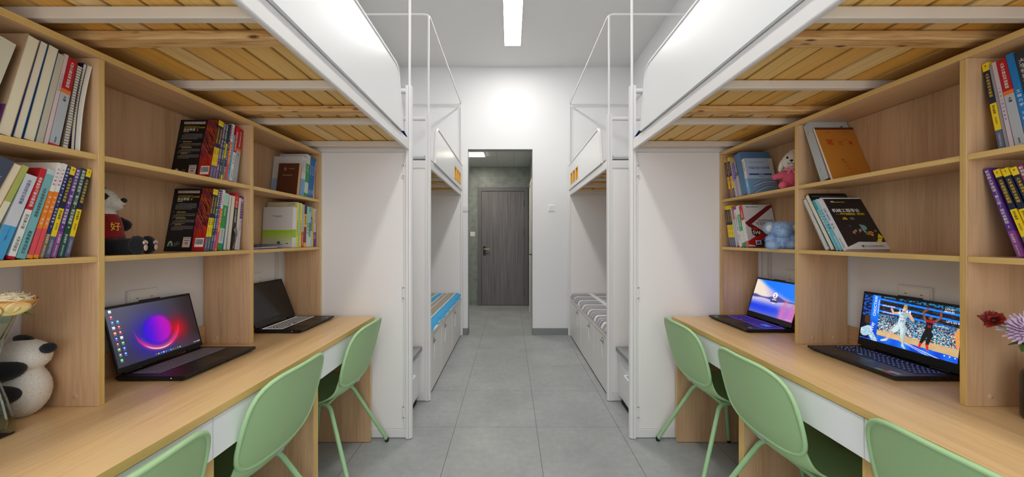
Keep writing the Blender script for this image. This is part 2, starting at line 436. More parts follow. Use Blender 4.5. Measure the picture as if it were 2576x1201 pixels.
# switches
def switch(x, y, z, label, sz=.086):
    t = thing('light_switch', label, 'light switch', (x, y, z), group='white wall switches')
    b = MB(); b.box(-sz / 2, sz / 2, -.009, 0, -sz / 2, sz / 2, mat('switch plastic', (236, 236, 234), .4)); b.build('plate', t, .002)
    b = MB(); b.box(-sz * .34, sz * .34, -.013, -.009, -sz * .34, sz * .34, mat('switch rocker', (224, 224, 222), .4)); b.build('rocker', t, .001)
switch(-.618, YF, 1.71, 'white wall switch beside the left bunk post', .09)
switch(.553, YF, 1.71, 'white wall switch to the right of the hall opening', .09)
switch(-.735, HY, 1.385, 'white light switch on the hall tiles beside the door', .09)

# ------------------------------------------------------------------ beds
SIDES = {-1: dict(wall=WL, face=-1.23, back=-1.43, pback=-1.458, desk=-.875, post=(-.637, -.677), guard=-.65, word='left'),
         1: dict(wall=WR, face=1.362, back=1.563, pback=1.600, desk=1.042, post=(.772, .812), guard=.785, word='right')}
PLANKSEED = random.Random(5)
def post_mesh(s, xo, xi, y0, z1, dep=.042):
    """C-profile post: flat inner face with a groove, rounded outer lip"""
    b = MB(); n = 7; w = abs(xi - xo)
    xi_, xo_ = xi, xo
    # rounded body
    pr = [(xi_, y0), (xi_, y0 + dep), (xo_ + s * w * .45, y0 + dep)]
    for k in range(n + 1):
        a = math.pi / 2 - math.pi * k / n
        pr.append((xo_ + s * w * .45 - s * w * .45 * math.cos(a), y0 + dep / 2 + dep / 2 * math.sin(a)))
    pr.append((xo_ + s * w * .55, y0 - .0015)); pr.append((xi_, y0 - .0015))
    b.prism(pr, 'xy', .004, z1, METAL)
    b.box(xo_ + s * w * .50, xo_ + s * w * .54, y0 - .0022, y0, .006, z1 - .004, mat('post groove', (150, 147, 146), .6))
    b.box(xi, xo + s * .004, y0 + .004, y0 + dep - .004, 0, .005, mat('grey post foot', (120, 120, 122), .6))
    return b
def guard_outline(y_end_bot, y_end_top, y_fix, zb, zt, r=.06):
    pts = [Vector((0, y_fix, zb)), Vector((0, y_end_bot, zb)), Vector((0, y_end_top, zt)), Vector((0, y_fix, zt))]
    q = roundpath([pts[0], pts[1], pts[2], pts[3]], r, 6)
    # keep the lower corner sharp
    out = [pts[0], pts[1]] + [p for p in q if p.z > (zb + zt) / 2]
    return [(p.y, p.z) for p in out]
def loft_deck(root, s, p, ya, yb, bars, battens, wood_n=8):
    xo, xi = p['post']; xr = xo + s * .017; xw = p['wall'] - s * .012
    b = MB(); b.box(xr, xr + s * .020, ya, yb, 1.872, 1.942, METAL); b.build('side_rail', root, .006, 3)
    b = MB(); b.box(xw - s * .022, xw, ya, yb, 1.872, 1.942, METAL); b.build('wall_rail', root, .004)
    for y in bars:
        b = MB(); b.box(xr + s * .02, xw - s * .022, y, y + .025, 1.879, 1.911, BARC); b.build('crossbar', root, .003)
    for y in battens:
        b = MB(); nseg = 14; x0, x1 = xr + s * .021, xw - s * .023
        rnd = random.Random(int(y * 1000) + (7 if s > 0 else 0)); v = []; f = []
        for i in range(nseg + 1):
            x = x0 + (x1 - x0) * i / nseg; w = .003 * mnoise.noise(Vector((x * 5, y * 9, s)))
            v += [(x, y + w, 1.884 + abs(w)), (x, y + .052 + w, 1.884 + abs(w)), (x, y + .052 + w, 1.911), (x, y + w, 1.911)]
        for i in range(nseg):
            for j in range(4):
                a = i * 4 + j; c = i * 4 + (j + 1) % 4; f.append((a, c, c + 4, a + 4))
        f += [(0, 1, 2, 3), tuple(nseg * 4 + j for j in (3, 2, 1, 0))]
        b.add(v, f, PINEX); b.build('wooden_batten', root, .004)
    # pine boards lengthwise
    b = MB(); x0, x1 = xr + s * .021, xw - s * .023; w = abs(x1 - x0) / wood_n; zz = 1.9115
    for i in range(wood_n):
        a = x0 + s * (i * w + .003 + PLANKSEED.uniform(0, .004)); c = x0 + s * ((i + 1) * w - .004)
        dz = PLANKSEED.uniform(0, .004)
        b.box(a, c - s * .003, ya + .005, yb - .005, zz + dz, zz + .018 + dz, PINE)
    b.build('bed_boards', root)
    b = MB(); b.box(xr + s * .021, xw - s * .023, ya, yb, 1.934, 1.9345, mat('dark sheet over boards', (60, 56, 52), .9)); b.build('dark_sheet', root)  # thin dark sheet keeps the gaps between the boards dark
def net_frame(root, s, p, ya, yb, ztop=2.29):
    xo, xi = p['post']; xa = (xo + xi) / 2; xw = p['wall'] - s * .03; Z = 3.10
    b = MB(); r = .009
    loop = [(xa, ya, Z), (xa, yb, Z), (xw, yb, Z), (xw, ya, Z)]
    pts = []
    for i in range(4):
        P, A, B = Vector(loop[i]), Vector(loop[i - 1]), Vector(loop[(i + 1) % 4]); rr = .045
        a, c = P + (A - P).normalized() * rr, P + (B - P).normalized() * rr
        for k in range(6):
            t = k / 5; pts.append(a * (1 - t) ** 2 + P * 2 * t * (1 - t) + c * t * t)
    b.tube(pts, r, METAL, 10, closed=True); b.build('canopy_ring', root)
    for y in (ya, yb):
        b = MB(); b.tube([(xa, y, ztop), (xa, y, Z - .012)], .0085, METAL); b.build('canopy_pole', root)
        b = MB(); b.tube([(xw, y, ztop), (xw, y, Z - .012)], .0085, METAL); b.build('canopy_pole', root)
def end_bar(root, s, p, y, z=2.262):
    xo, xi = p['post']
    b = MB(); b.tube(roundpath([(xi, y, z), (p['wall'] - s * .13, y, z), (p['wall'] - s * .035, y, z - .10), (p['wall'] - s * .035, y, 1.94)], .08, 6), .0165, METAL, 12); b.build('head_rail', root)
def bracket(root, s, x, y, z):
    b = MB()
    for dz in (-.034, .034):
        b.lathe([(0, -.004), (.012, -.004), (.0125, 0)], (x, y, z + dz), METAL, 14, 'y', False); b.lathe([(0, -.0048), (.0045, -.0048), (.005, -.004)], (x, y, z + dz), mat('grey screw head', (128, 126, 126), .5), 10, 'y', False)
    b.box(x - .005, x + .005, y - .0032, y, z - .03, z + .03, METAL); b.build('bracket', root)

for s, p in SIDES.items():
    w = p['word']; xo, xi = p['post']; wl = p['wall']
    # ---- loft bed over the desks
    root = thing('loft_bed', 'white steel loft bed with pine boards above the %s desk' % w, 'loft bed', (0, 0, 0), group='white steel beds')
    Y0, Y1 = .36, 2.287
    for y in (Y0, Y1):
        post_mesh(s, xo, xi, y, 2.292).build('post', root)
        b = MB(); b.box(wl - s * .003, wl - s * .043, y, y + .04, 0, 2.26, METAL); b.build('wall_post', root, .004)
    loft_deck(root, s, p, Y0 + .042, Y1 + .02, (.52, .928, 1.362, 1.785, 2.212), (.60, 1.035, 1.622))
    g = p['guard']
    out = guard_outline(2.115, 2.035, Y0 + .04, 1.945, 2.289, .07)
    b = MB(); b.prism(out, 'yz', g - .007, g + .007, GUARD); b.build('guard_panel', root)
    b = MB(); b.tube([(g, y, z) for y, z in out[1:]], .012, METAL, 10); b.build('guard_rim', root)
    net_frame(root, s, p, Y0 + .02, Y1 + .02)
    end_bar(root, s, p, Y1 + .02); end_bar(root, s, p, Y0 + .02)
    ye = Y1 + .018
    b = MB(); b.box(xi + s * .0, wl - s * .045, ye, ye + .016, .062, 1.862, BOARD); b.build('end_panel', root)
    b = MB(); b.box(xi, wl - s * .045, ye - .006, ye + .02, .004, .060, METAL); b.build('kick_rail', root, .003)
    b = MB(); b.box(xi, wl - s * .045, ye - .006, ye + .022, 1.864, 1.925, METAL); b.build('end_rail', root, .004)
    b = MB(); b.box(xi, xi + s * .02, ye - .005, ye, .06, 1.862, METAL); b.build('corner_strip', root, .002)
    for z in (.17, .945, 1.74): bracket(root, s, xi + s * .018, ye - .005, z)
    # ---- mattress and a blue quilt on it
    b = MB(); b.box(xo + s * .045, wl - s * .04, Y0 + .06, Y1 - .0, 1.936, 1.985, mat('grey mattress cloth', (196, 196, 192), .9)); tag(b.build('mattress', None, .012, 3), 'pale mattress lying on the loft bed above the %s desk' % w, 'mattress', 'upper mattresses')
    b = MB(); q = mat('blue quilt cloth', (30, 74, 158), .85)
    b.grid(lambda u, v: (xo + s * (.024 + .58 * u), 2.03 + .245 * v, 1.944 + (.075 * math.sin(math.pi / 2 * min(1, .25 + u * 7)) * (.85 + .15 * math.sin(v * 11 + 1))) * math.sin(math.pi * (.05 + .90 * v)) ** .5), 34, 18, q)
    b.grid(lambda u, v: (xo + s * (.024 + .58 * u), 2.03 + .245 * v, 1.9435 if u < .05 else 1.9865), 34, 14, q)
    for k in range(3): b.ellipsoid((xo + s * .032, 2.10 + .055 * k, 1.977), (.004, .011, .006), WHITE, 8, 6)
    tag(b.build('quilt'), 'royal blue folded quilt end showing at the %s loft bed post' % w, 'quilt', 'blue quilts')
    # ---- bunk further back
    root = thing('bunk_bed', 'white steel bunk bed with a yellow slotted guard on the %s' % w, 'bunk bed', (0, 0, 0), group='white steel beds')
    Y0, Y1 = 2.82, 4.712
    for y in (Y0, Y1):
        post_mesh(s, xo, xi, y, 2.298).build('post', root)
        b = MB(); b.box(wl - s * .003, wl - s * .043, y, y + .04, 0, 2.26, METAL); b.build('wall_post', root, .004)
    loft_deck(root, s, p, Y0 + .042, Y1 - .0, (3.1, 3.55, 4.0, 4.42), (3.28, 3.78, 4.25))
    zb, zt = 1.945, 2.272
    out = guard_outline(3.035, 3.11, 4.06, zb, zt, .07)
    b = MB(); b.prism(out, 'yz', g - .007, g + .007, GUARD)
    ys = [4.06, 4.075, 4.205, 4.26, 4.385, 4.435, 4.55, Y1]
    b.box(g - .007, g + .007, 4.06, Y1, zb, 1.995, GUARD); b.box(g - .007, g + .007, 4.06, Y1, 2.14, zt, GUARD)
    for a, c in ((4.06, 4.075), (4.205, 4.26), (4.385, 4.435), (4.55, Y1)): b.box(g - .007, g + .007, a, c, 1.995, 2.14, GUARD)
    b.build('guard_panel', root)
    b = MB(); b.tube([(g, y, z) for y, z in out[1:-1]] + [(g, Y1, zt)], .014, METAL, 10); b.build('guard_rim', root)
    for a, c in ((4.075, 4.205), (4.26, 4.385), (4.435, 4.55)):
        b = MB()
        b.box(g - .011, g + .011, a, a + .012, 1.995, 2.14, YELLOW); b.box(g - .011, g + .011, c - .012, c, 1.995, 2.14, YELLOW)
        b.box(g - .011, g + .011, a + .012, c - .012, 1.995, 2.007, YELLOW); b.box(g - .011, g + .011, a + .012, c - .012, 2.128, 2.14, YELLOW)
        b.box(g + s * .012, g + s * .045, a, c, 1.995, 2.14, mat('amber slot', (196, 132, 16), .45)); b.build('slot', root, label='yellow framed slot')
    net_frame(root, s, p, Y0 + .02, Y1 + .02)
    end_bar(root, s, p, Y0 + .02); end_bar(root, s, p, Y1 + .02)
    for y, dy in ((Y0 + .012, .016), (Y1 - .004, .016)):
        b = MB(); b.box(xi, wl - s * .045, y, y + dy, .062, 1.862, BOARD); b.build('end_panel', root)
        b = MB(); b.box(xi, wl - s * .045, y - .010, y + dy + .004, .004, .060, METAL); b.build('kick_rail', root, .003)
        b = MB(); b.box(xi, wl - s * .045, y - .010, y + dy + .004, 1.862, 1.926, METAL); b.build('end_rail', root, .004)
    # lower bench bed with three lockers
    b = MB(); b.box(xo + s * .022, xo + s * .060, Y0 + .045, Y1 - .01, .467, .532, METAL); b.build('bench_rail', root, .006, 3)
    b = MB(); b.box(xo + s * .060, wl - s * .045, Y0 + .045, Y1 - .02, .50, .53, BOARD); b.build('bench_top', root)
    b = MB(); b.box(xo + s * .035, xo + s * .05, Y0 + .045, Y1 - .01, .02, .465, METAL)
    for y in (Y0 + .05, 3.395, 4.015, Y1 - .03): b.box(xo + s * .024, xo + s * .04, y, y + .018, .02, .466, METAL)
    b.box(xo + s * .03, xo + s * .05, Y0 + .045, Y1 - .01, .0, .012, CREVICE); b.build('locker_carcass', root, .002)  # dark strip at the floor paints the shade under the doors
    for a, c in ((Y0 + .071, 3.392), (3.416, 4.012), (4.036, Y1 - .033)):
        d = MB(); d.box(xo + s * .026, xo + s * .036, a, c, .016, .462, mat('locker door', (230, 229, 226), .4)); dd = d.build('locker_door', root, .002)
        yl = a + .16
        d = MB(); d.box(xo + s * .020, xo + s * .026, yl - .02, yl + .02, .40, .445, STEEL); d.lathe([(0, -.012), (.010, -.012), (.011, 0)], (xo + s * .022, yl, .425), STEEL, 12, 'x')
        d.tube([(xo + s * .012, yl - .03, .418), (xo + s * .012, yl + .03, .418)], .004, STEEL, 8); d.build('lock', dd, label='steel lock')
        d = MB(); d.tube([(xo + s * .018, yl + .005, .40), (xo + s * .022, yl + .005, .26)], .0035, WHITE, 8); d.build('strap', dd, label='white hanging strap')
    # upper mattress
    st = mat('grey white upper mattress', (186, 188, 188), .9)
    b = MB(); b.box(xi, wl - s * .05, Y0 + .035, Y1 - .05, 1.94, 1.972, st)
    for k in range(2): b.tube([(xi + s * .02, Y0 + .035, 1.947 + k * .018), (wl - s * .06, Y0 + .035, 1.947 + k * .018)], .0035, WHITE if k % 2 else mat('grey piping', (166, 170, 170), .9), 6)
    tag(b.build('mattress', None, .008, 2), 'thin striped mattress on the upper deck of the %s bunk' % w, 'mattress', 'upper mattresses')

# striped mattresses on the lower benches
def stripe_mat(name, cols, axis, period, phase=0.0):
    m, nt, b, N, L = nodes(name)
    tc = N('TexCoord'); sp = N('SeparateXYZ'); L(tc.outputs['Object'], sp.inputs[0])
    nz = N('TexNoise'); nz.inputs['Scale'].default_value = 60; L(tc.outputs['Object'], nz.inputs['Vector'])
    d = N('Math'); d.operation = 'MULTIPLY'; d.inputs[1].default_value = 1 / period; L(sp.outputs[axis], d.inputs[0])
    ad = N('Math'); ad.operation = 'ADD'; ad.inputs[1].default_value = 50 + phase; L(d.outputs[0], ad.inputs[0])
    f = N('Math'); f.operation = 'FRACT'; L(ad.outputs[0], f.inputs[0])
    rp = N('ValToRGB'); rp.color_ramp.interpolation = 'CONSTANT'; ramp(rp, cols); L(f.outputs[0], rp.inputs['Fac'])
    L(rp.outputs['Color'], b.inputs['Base Color']); b.inputs['Roughness'].default_value = .9
    bp = N('Bump'); bp.inputs['Strength'].default_value = .3; bp.inputs['Distance'].default_value = .002; L(nz.outputs['Fac'], bp.inputs['Height']); L(bp.outputs['Normal'], b.inputs['Normal'])
    return m
SBLUE = stripe_mat('blue taupe striped ticking', [(0, (70, 170, 224)), (.30, (240, 238, 230)), (.335, (168, 160, 146)), (.55, (240, 238, 230)), (.575, (168, 160, 146)), (.95, (240, 238, 230))], 0, .235, .087)
SGREY = stripe_mat('grey striped ticking', [(0, (150, 150, 158)), (.30, (238, 238, 238)), (.35, (226, 206, 178)), (.43, (238, 238, 238)), (.48, (132, 134, 146)), (.70, (238, 238, 240)), (.74, (126, 129, 148)), (.84, (160, 160, 166)), (.97, (236, 236, 236))], 1, .27)
def bench_mattress(s, p, m, label):
    xo = p['post'][0]; wl = p['wall']; b = MB()
    def top(u, v):
        y = 2.88 + (4.715 - 2.88 - .02) * v; x = xo + s * (.016 + (abs(wl - xo) - .07) * u)
        k = min(1, u / .06); z = .536 + .036 * math.sin(k * math.pi / 2) + .006 * mnoise.noise(Vector((x * 6, y * 6, s)))
        x += s * .012 * mnoise.noise(Vector((y * 5, 0, s))) * (1 - k)
        return (x, y, z if u > 0 else .520)
    b.grid(top, 40, 60, m); b.box(xo + s * .06, wl - s * .055, 2.885, 4.69, .531, .55, m)
    if s > 0:
        b.grid(lambda u, v: (lambda q: (q[0], q[1], q[2] + .0012))(top(.30 + .075 * u, v)), 4, 60, mat('white mattress band', (226, 228, 230), .9))
    tag(b.build('mattress'), label, 'mattress', 'bench mattresses')
bench_mattress(-1, SIDES[-1], SBLUE, 'thin blue and taupe striped mattress on the left bunk bench')
bench_mattress(1, SIDES[1], SGREY, 'thin grey and white striped mattress on the right bunk bench')

# ---- stair cabinets between the beds
for s, p in SIDES.items():
    xo, xi = p['post']; wl = p['wall']; w = p['word']
    root = thing('stair_cabinet', 'white stair cabinet with grey treads between the %s beds' % w, 'stair cabinet', (0, 0, 0), group='stair cabinets')
    tr = mat('grey rubber tread', (150, 152, 154), .6); x0 = xi + s * .034; n = 3; dx = (abs(wl - x0) - .02) / n
    ya, yb = 2.335, 2.80
    for k in range(n):
        a = x0 + s * dx * k; z = .412 + .42 * k
        b = MB(); b.box(a + s * .015, a + s * dx, ya, yb, .06, z, WHITE); b.build('cabinet_body', root, .003)
        b = MB(); b.box(a - s * .012, a + s * (dx + .01), ya - .002, yb, z, z + .032, tr)
        for i in range(4):
            for j in range(6): b.box(a + s * (.03 + .05 * i), a + s * (.055 + .05 * i), ya + .04 + .07 * j, ya + .07 + .07 * j, z + .032, z + .0335, tr)
        b.build('tread', root, .009, 3, label='grey rubber tread')
        if k == 0:
            b = MB(); b.box(a + s * .009, a + s * .0155, ya + .015, yb - .01, .09, z - .04, GUARD); dd = b.build('drawer', root, .003)
            xx = a + s * .001; b = MB(); b.tube(roundpath([(a + s * .009, ya + .07, .30), (xx - s * .018, ya + .07, .30), (xx - s * .018, ya + .24, .30), (a + s * .009, ya + .24, .30)], .02), .007, WHITE, 8); b.build('handle', dd)
    b = MB(); b.box(x0 + s * .03, wl - s * .02, ya + .01, yb - .01, 0, .06, CREVICE); b.build('gap_shade_block', root)  # solid block, coloured dark for the shaded gap under the cabinet

# ------------------------------------------------------------------ desks and book shelves
DZ = .798
DIV = (.432, 1.056, 1.678, 2.283)
for s, p in SIDES.items():
    w = p['word']; xf = p['desk']; wl = p['wall'] - s * .004; xl = xf + s * .018
    root = thing('desk', 'long oak desk with white drawers along the %s wall' % w, 'desk', (0, 0, 0), group='oak desks')
    fr = '+x' if s < 0 else '-x'
    b = MB(); b.box(xf, wl, .42, 2.275, DZ - .026, DZ, TOPY, {fr: EDGEY, '+y': EDGEY}); b.build('desk_top', root, .0012)
    for a, c in ((.42, .455), (1.030, 1.066), (1.607, 1.643), (2.250, 2.268)):
        b = MB(); b.box(xl, wl, a, c, .004, DZ - .027, OAKV, {fr: EDGEV}); b.build('leg_panel', root, .001)
    for a, c in ((.44, 1.0465), (1.0495, 1.6425), (1.6455, 2.249)):
        dr = MB(); dr.box(xf + s * .005, xf + s * .017, a, c, .646, DZ - .030, WHITE); dd = dr.build('drawer', root, .0015)
        dr = MB(); a2, c2 = a + .03, c - .03
        dr.box(xf + s * .0175, xf + s * .42, a2, c2, .66, .668, BOARD); dr.box(xf + s * .0175, xf + s * .42, a2, a2 + .012, .66, .75, BOARD); dr.box(xf + s * .0175, xf + s * .42, c2 - .012, c2, .66, .75, BOARD)
        dr.build('drawer_box', dd)
    b = MB(); b.box(wl, wl - s * .014, .45, 2.245, .35, .75, OAKY); b.build('modesty_panel', root)
    b = MB(); b.box(wl, wl - s * .016, .42, 2.275, DZ, DZ + .085, OAKY, {'+z': EDGEY}); b.build('back_strip', root, .001)
    # shelf unit
    root = thing('bookshelf', 'oak book shelf with two tiers standing on the %s desk' % w, 'bookshelf', (0, 0, DZ), group='oak book shelves')
    xF, xb, pb = p['face'], p['back'], p['pback']; z0 = DZ
    for i, y in enumerate(DIV):
        b = MB(); b.box(xF, pb, y, y + .017, .0005, 1.8395 - z0, OAKV, {fr: EDGEV}); o = b.build('divider', root, .001)
        if i:
            for q in (.3, .72):
                k = MB(); k.lathe([(0, -.0012), (.0075, -.0012), (.0085, 0)], (xF + (pb - xF) * q, y - .0002, .03), OAKV, 16, 'y'); k.build('screw_cap', o)
    b = MB(); b.box(xF - s * .001, pb, DIV[0], DIV[-1] + .0175, 1.840 - z0, 1.8595 - z0, OAKY, {fr: EDGEY}); b.build('top_board', root, .001)
    for i in range(3):
        for zt in (1.5515, 1.2465):
            b = MB(); b.box(xF + s * .002, xb, DIV[i] + .0175, DIV[i + 1] - .0005, zt - .017 - z0, zt - z0, OAKY, {fr: EDGEY}); b.build('shelf', root, .0008)
        b = MB(); b.box(xb, xb + s * .006, DIV[i] + .0175, DIV[i + 1] - .0005, 1.231 - z0, 1.839 - z0, OAKV); b.build('back_panel', root)

# wall sockets behind the laptops and a cable duct
def socket(x, s, y, z, label):
    t = thing('wall_socket', label, 'socket', (x, y, z), group='white wall sockets')
    pl = mat('socket plastic', (228, 226, 222), .4)
    b = MB(); b.box(0, -s * .010, -.06, .06, -.043, .043, pl); b.box(-s * .010, -s * .0125, -.054, .054, -.037, .037, pl); b.build('plate', t, .002)
    for dy in (-.028, .028):
        b = MB()
        for e in (-.006, .006): b.box(-s * .0124, -s * .0132, dy + e - .001, dy + e + .001, -.016, -.006, BLACK)
        b.box(-s * .0124, -s * .0132, dy - .004, dy + .004, .010, .0125, BLACK)
        b.build('outlet', t)
socket(WL, -1, 1.41, 1.055, 'white wall socket behind the purple glowing laptop')
socket(WR, 1, 1.42, 1.065, 'white wall socket above the basketball laptop')
socket(WR, 1, 2.02, 1.075, 'white wall socket behind the lake wallpaper laptop')
socket(WL, -1, 2.03, 1.06, 'white wall socket behind the switched off laptop')
for s, p in SIDES.items():
    b = MB(); b.box(p['wall'], p['wall'] - s * .012, 2.205, 2.225, DZ + .09, 1.24, mat('cable duct', (205, 204, 202), .5)); tag(b.build('cable_duct', None, .002), 'white cable duct up the wall behind the %s desk' % p['word'], 'cable duct', 'cable ducts')
# ------------------------------------------------------------------ chairs
def make_chair(label, x, y, side, turn=0.0):
    t = thing('chair', label, 'chair', (x, y, 0), (0, 0, (math.pi if side < 0 else 0) + turn), group='sage green shell chairs')
    HW, HH, ZC = .212, .156, .667
    def xb(z): return -.163 - .262 * (z - .55) - .10 * max(0, .58 - z) ** 2 * -14
    def sup(a, n=4.0):
        c, s_ = math.cos(a), math.sin(a); r = (abs(c) ** n + abs(s_) ** n) ** (-1 / n); return r * c, r * s_
    def bp(u, v, off=0.0):
        z = ZC + HH * v; w = HW * (1.0 - .05 * max(0, v)); y_ = w * u
        return (xb(z) + .030 * u * u + off, y_, z)
    n = 56; rings = 9
    b = MB()
    for off, flip in ((-.005, False), (.005, True)):
        v = [bp(0, 0, off)]; f = []
        for i in range(1, rings + 1):
            for j in range(n):
                c, s_ = sup(2 * math.pi * j / n); k = i / rings; v.append(bp(c * k, s_ * k, off * (1 if i < rings else .6)))
        for j in range(n): f.append((0, 1 + j, 1 + (j + 1) % n))
        for i in range(rings - 1):
            for j in range(n):
                a = 1 + i * n + j; a2 = 1 + i * n + (j + 1) % n; f.append((a, a + n, a2 + n, a2))
        if not flip: f = [tuple(reversed(q)) for q in f]
        b.add(v, f, GREEN, True)
    o = b.build('backrest', t)
    b = MB(); b.tube([bp(*sup(2 * math.pi * j / n), -.001) for j in range(n)], .0078, mat('sage green rim painted lit', (172, 210, 156), .45), 10, closed=True)  # rim colour is lightened to imitate light catching the edge
    b.build('rim', o, label='rounded green rim with its highlight painted lighter')
    # one-piece shell: lower back curving into the seat
    prof = [(-.150, .600), (-.150, .545), (-.143, .505), (-.122, .470), (-.088, .448), (-.04, .436), (.03, .432), (.11, .437), (.18, .444), (.215, .440), (.232, .424)]
    hw = [.150, .186, .198, .203, .206, .209, .212, .213, .205, .186, .150]
    m = 20
    def pt(i, k):
        a = prof[max(0, i - 1)]; c = prof[min(len(prof) - 1, i + 1)]
        tx, tz = c[0] - a[0], c[1] - a[1]; l = math.hypot(tx, tz); nx, nz = -tz / l, tx / l
        e = abs(k) ** 2.6; d = (.030 if i < 5 else .022) * e
        if nx < 0 and i < 3: nx = -nx
        return (prof[i][0] + nx * d, hw[i] * k, prof[i][1] + abs(nz) * d)
    v = [pt(i, -1 + 2 * j / m) for i in range(len(prof)) for j in range(m + 1)]
    f = [(i * (m + 1) + j, i * (m + 1) + j + 1, (i + 1) * (m + 1) + j + 1, (i + 1) * (m + 1) + j) for i in range(len(prof) - 1) for j in range(m)]
    b = MB(); b.add(v, f, GREEN, True); o = b.build('seat', t)
    sd = o.modifiers.new('round', 'SUBSURF'); sd.levels = 2; sd.render_levels = 2
    so = o.modifiers.new('thickness', 'SOLIDIFY'); so.thickness = .007; so.offset = 0
    # steel frame
    for sy in (-1, 1):
        for nm, pth in (('leg', [(.03, sy * .115, .414), (-.048, sy * .128, .412), (-.220, sy * .252, .012)]), ('leg', [(.05, sy * .115, .414), (.135, sy * .128, .412), (.222, sy * .232, .012)])):
            b = MB(); b.tube(roundpath(pth, .05, 7), .0105, GREENM, 12); lg = b.build(nm, t)
            e = Vector(pth[-1]); b = MB(); b.lathe([(0, 0), (.0115, 0), (.0125, .004), (.0115, .022), (0, .024)], (e.x, e.y, 0), BLACK, 12); b.build('foot_cap', lg)
    b = MB()
    for xx in (-.03, .11): b.tube([(xx, -.13, .412), (xx, .13, .412)], .009, GREENM)
    for sy in (-1, 1):
        b.lathe([(.012, -.02), (.012, .02)], (.0, sy * .1, .414), GREENM, 10); b.lathe([(.012, -.02), (.012, .02)], (.1, sy * .1, .414), GREENM, 10)
    b.build('seat_frame', t)
    b = MB(); b.poly([(-.1462, -.02, .487), (-.1462, .02, .487), (-.1508, .02, .505), (-.1508, -.02, .505)], mat('silver sticker', (176, 180, 178), .3)); b.build('sticker', t)
    return t
make_chair('green shell chair at the left desk, nearest to the camera', -.990, .735, -1, .02)
make_chair('green shell chair in the middle of the left desk', -1.020, 1.350, -1, -.03)
make_chair('green shell chair at the far end of the left desk beside the white panel', -1.012, 2.015, -1)
make_chair('green shell chair at the right desk, nearest to the camera', 1.203, .800, 1)
make_chair('green shell chair in the middle of the right desk', 1.158, 1.432, 1, .02)
make_chair('green shell chair at the far end of the right desk beside the white panel', 1.168, 2.022, 1)

# ------------------------------------------------------------------ screens
def attr_emit(name, strength=1.0):
    m, nt, b, N, L = nodes(name)
    a = N('Attribute'); a.attribute_name = 'Col'
    b.inputs['Base Color'].default_value = (.004, .004, .004, 1); b.inputs['Roughness'].default_value = .18
    L(a.outputs['Color'], b.inputs['Emission Color']); b.inputs['Emission Strength'].default_value = strength
    return m
def mixc(a, b, t):
    t = max(0., min(1., t)); return tuple(x + (y - x) * t for x, y in zip(a, b))
def sst(a, b, x):
    t = max(0., min(1., (x - a) / (b - a))); return t * t * (3 - 2 * t)
def pic(mb, fn, W, H, nu, nv, m, place):
    """a screen picture: fine mesh with a colour per vertex; fn(u, v) gives sRGB, v up"""
    o = mb.grid(lambda u, v: place(u * W, v * H, 0), nu, nv, m, False)
    for j in range(nv + 1):
        for i in range(nu + 1):
            mb.col[o + j * (nu + 1) + i] = lin(tuple(max(0, min(255, c)) for c in fn(i / nu, j / nv)))
def put_colors(ob, mb):
    at = ob.data.color_attributes.new('Col', 'FLOAT_COLOR', 'POINT')
    for i, c in mb.col.items(): at.data[i].color = c + (1,)
GLOW = {}
def glow(rgb, e=1.0):
    k = (rgb, e)
    if k not in GLOW: GLOW[k] = emit_mat('lit %d %d %d' % rgb, rgb, e)
    return GLOW[k]

def scr_planet(u, v):
    x, y = (u - .50) * 1.6, v - .42
    base = mixc((52, 50, 60), (84, 84, 98), sst(.9, .1, u) * sst(0, .9, v)); base = mixc(base, (34, 26, 32), sst(.7, 1., u) * .9); base = mixc(base, (60, 54, 70), sst(.3, 0, v) * .6)
    d = math.hypot(x, y - .06); disc = 1 - sst(.22, .30, d)
    pc = mixc((60, 10, 210), (172, 6, 186), sst(-.25, .15, x)); pc = mixc(pc, (190, 0, 150), sst(.1, .3, x))
    halo = math.exp(-(math.hypot(x + .12, y + .04) / .36) ** 2); base = mixc(base, (30, 20, 210), halo * .9)
    halo = math.exp(-(math.hypot(x - .36, y + .02) / .22) ** 2); base = mixc(base, (190, 0, 16), halo * .95)
    c = mixc(base, pc, disc)
    rr = math.hypot(x, y - .12); ang = math.atan2(y - .12, x)
    ring = math.exp(-((rr - .42) / .011) ** 2) * sst(.15, -.55, math.sin(ang))
    soft = math.exp(-((rr - .40) / .05) ** 2) * sst(-.1, -.9, math.sin(ang)) * .7
    hot = sst(-.7, -1., math.sin(ang + .15))
    c = mixc(c, (240, 60, 160), soft); c = mixc(c, mixc((255, 20, 110), (255, 226, 140), hot), ring)
    return c
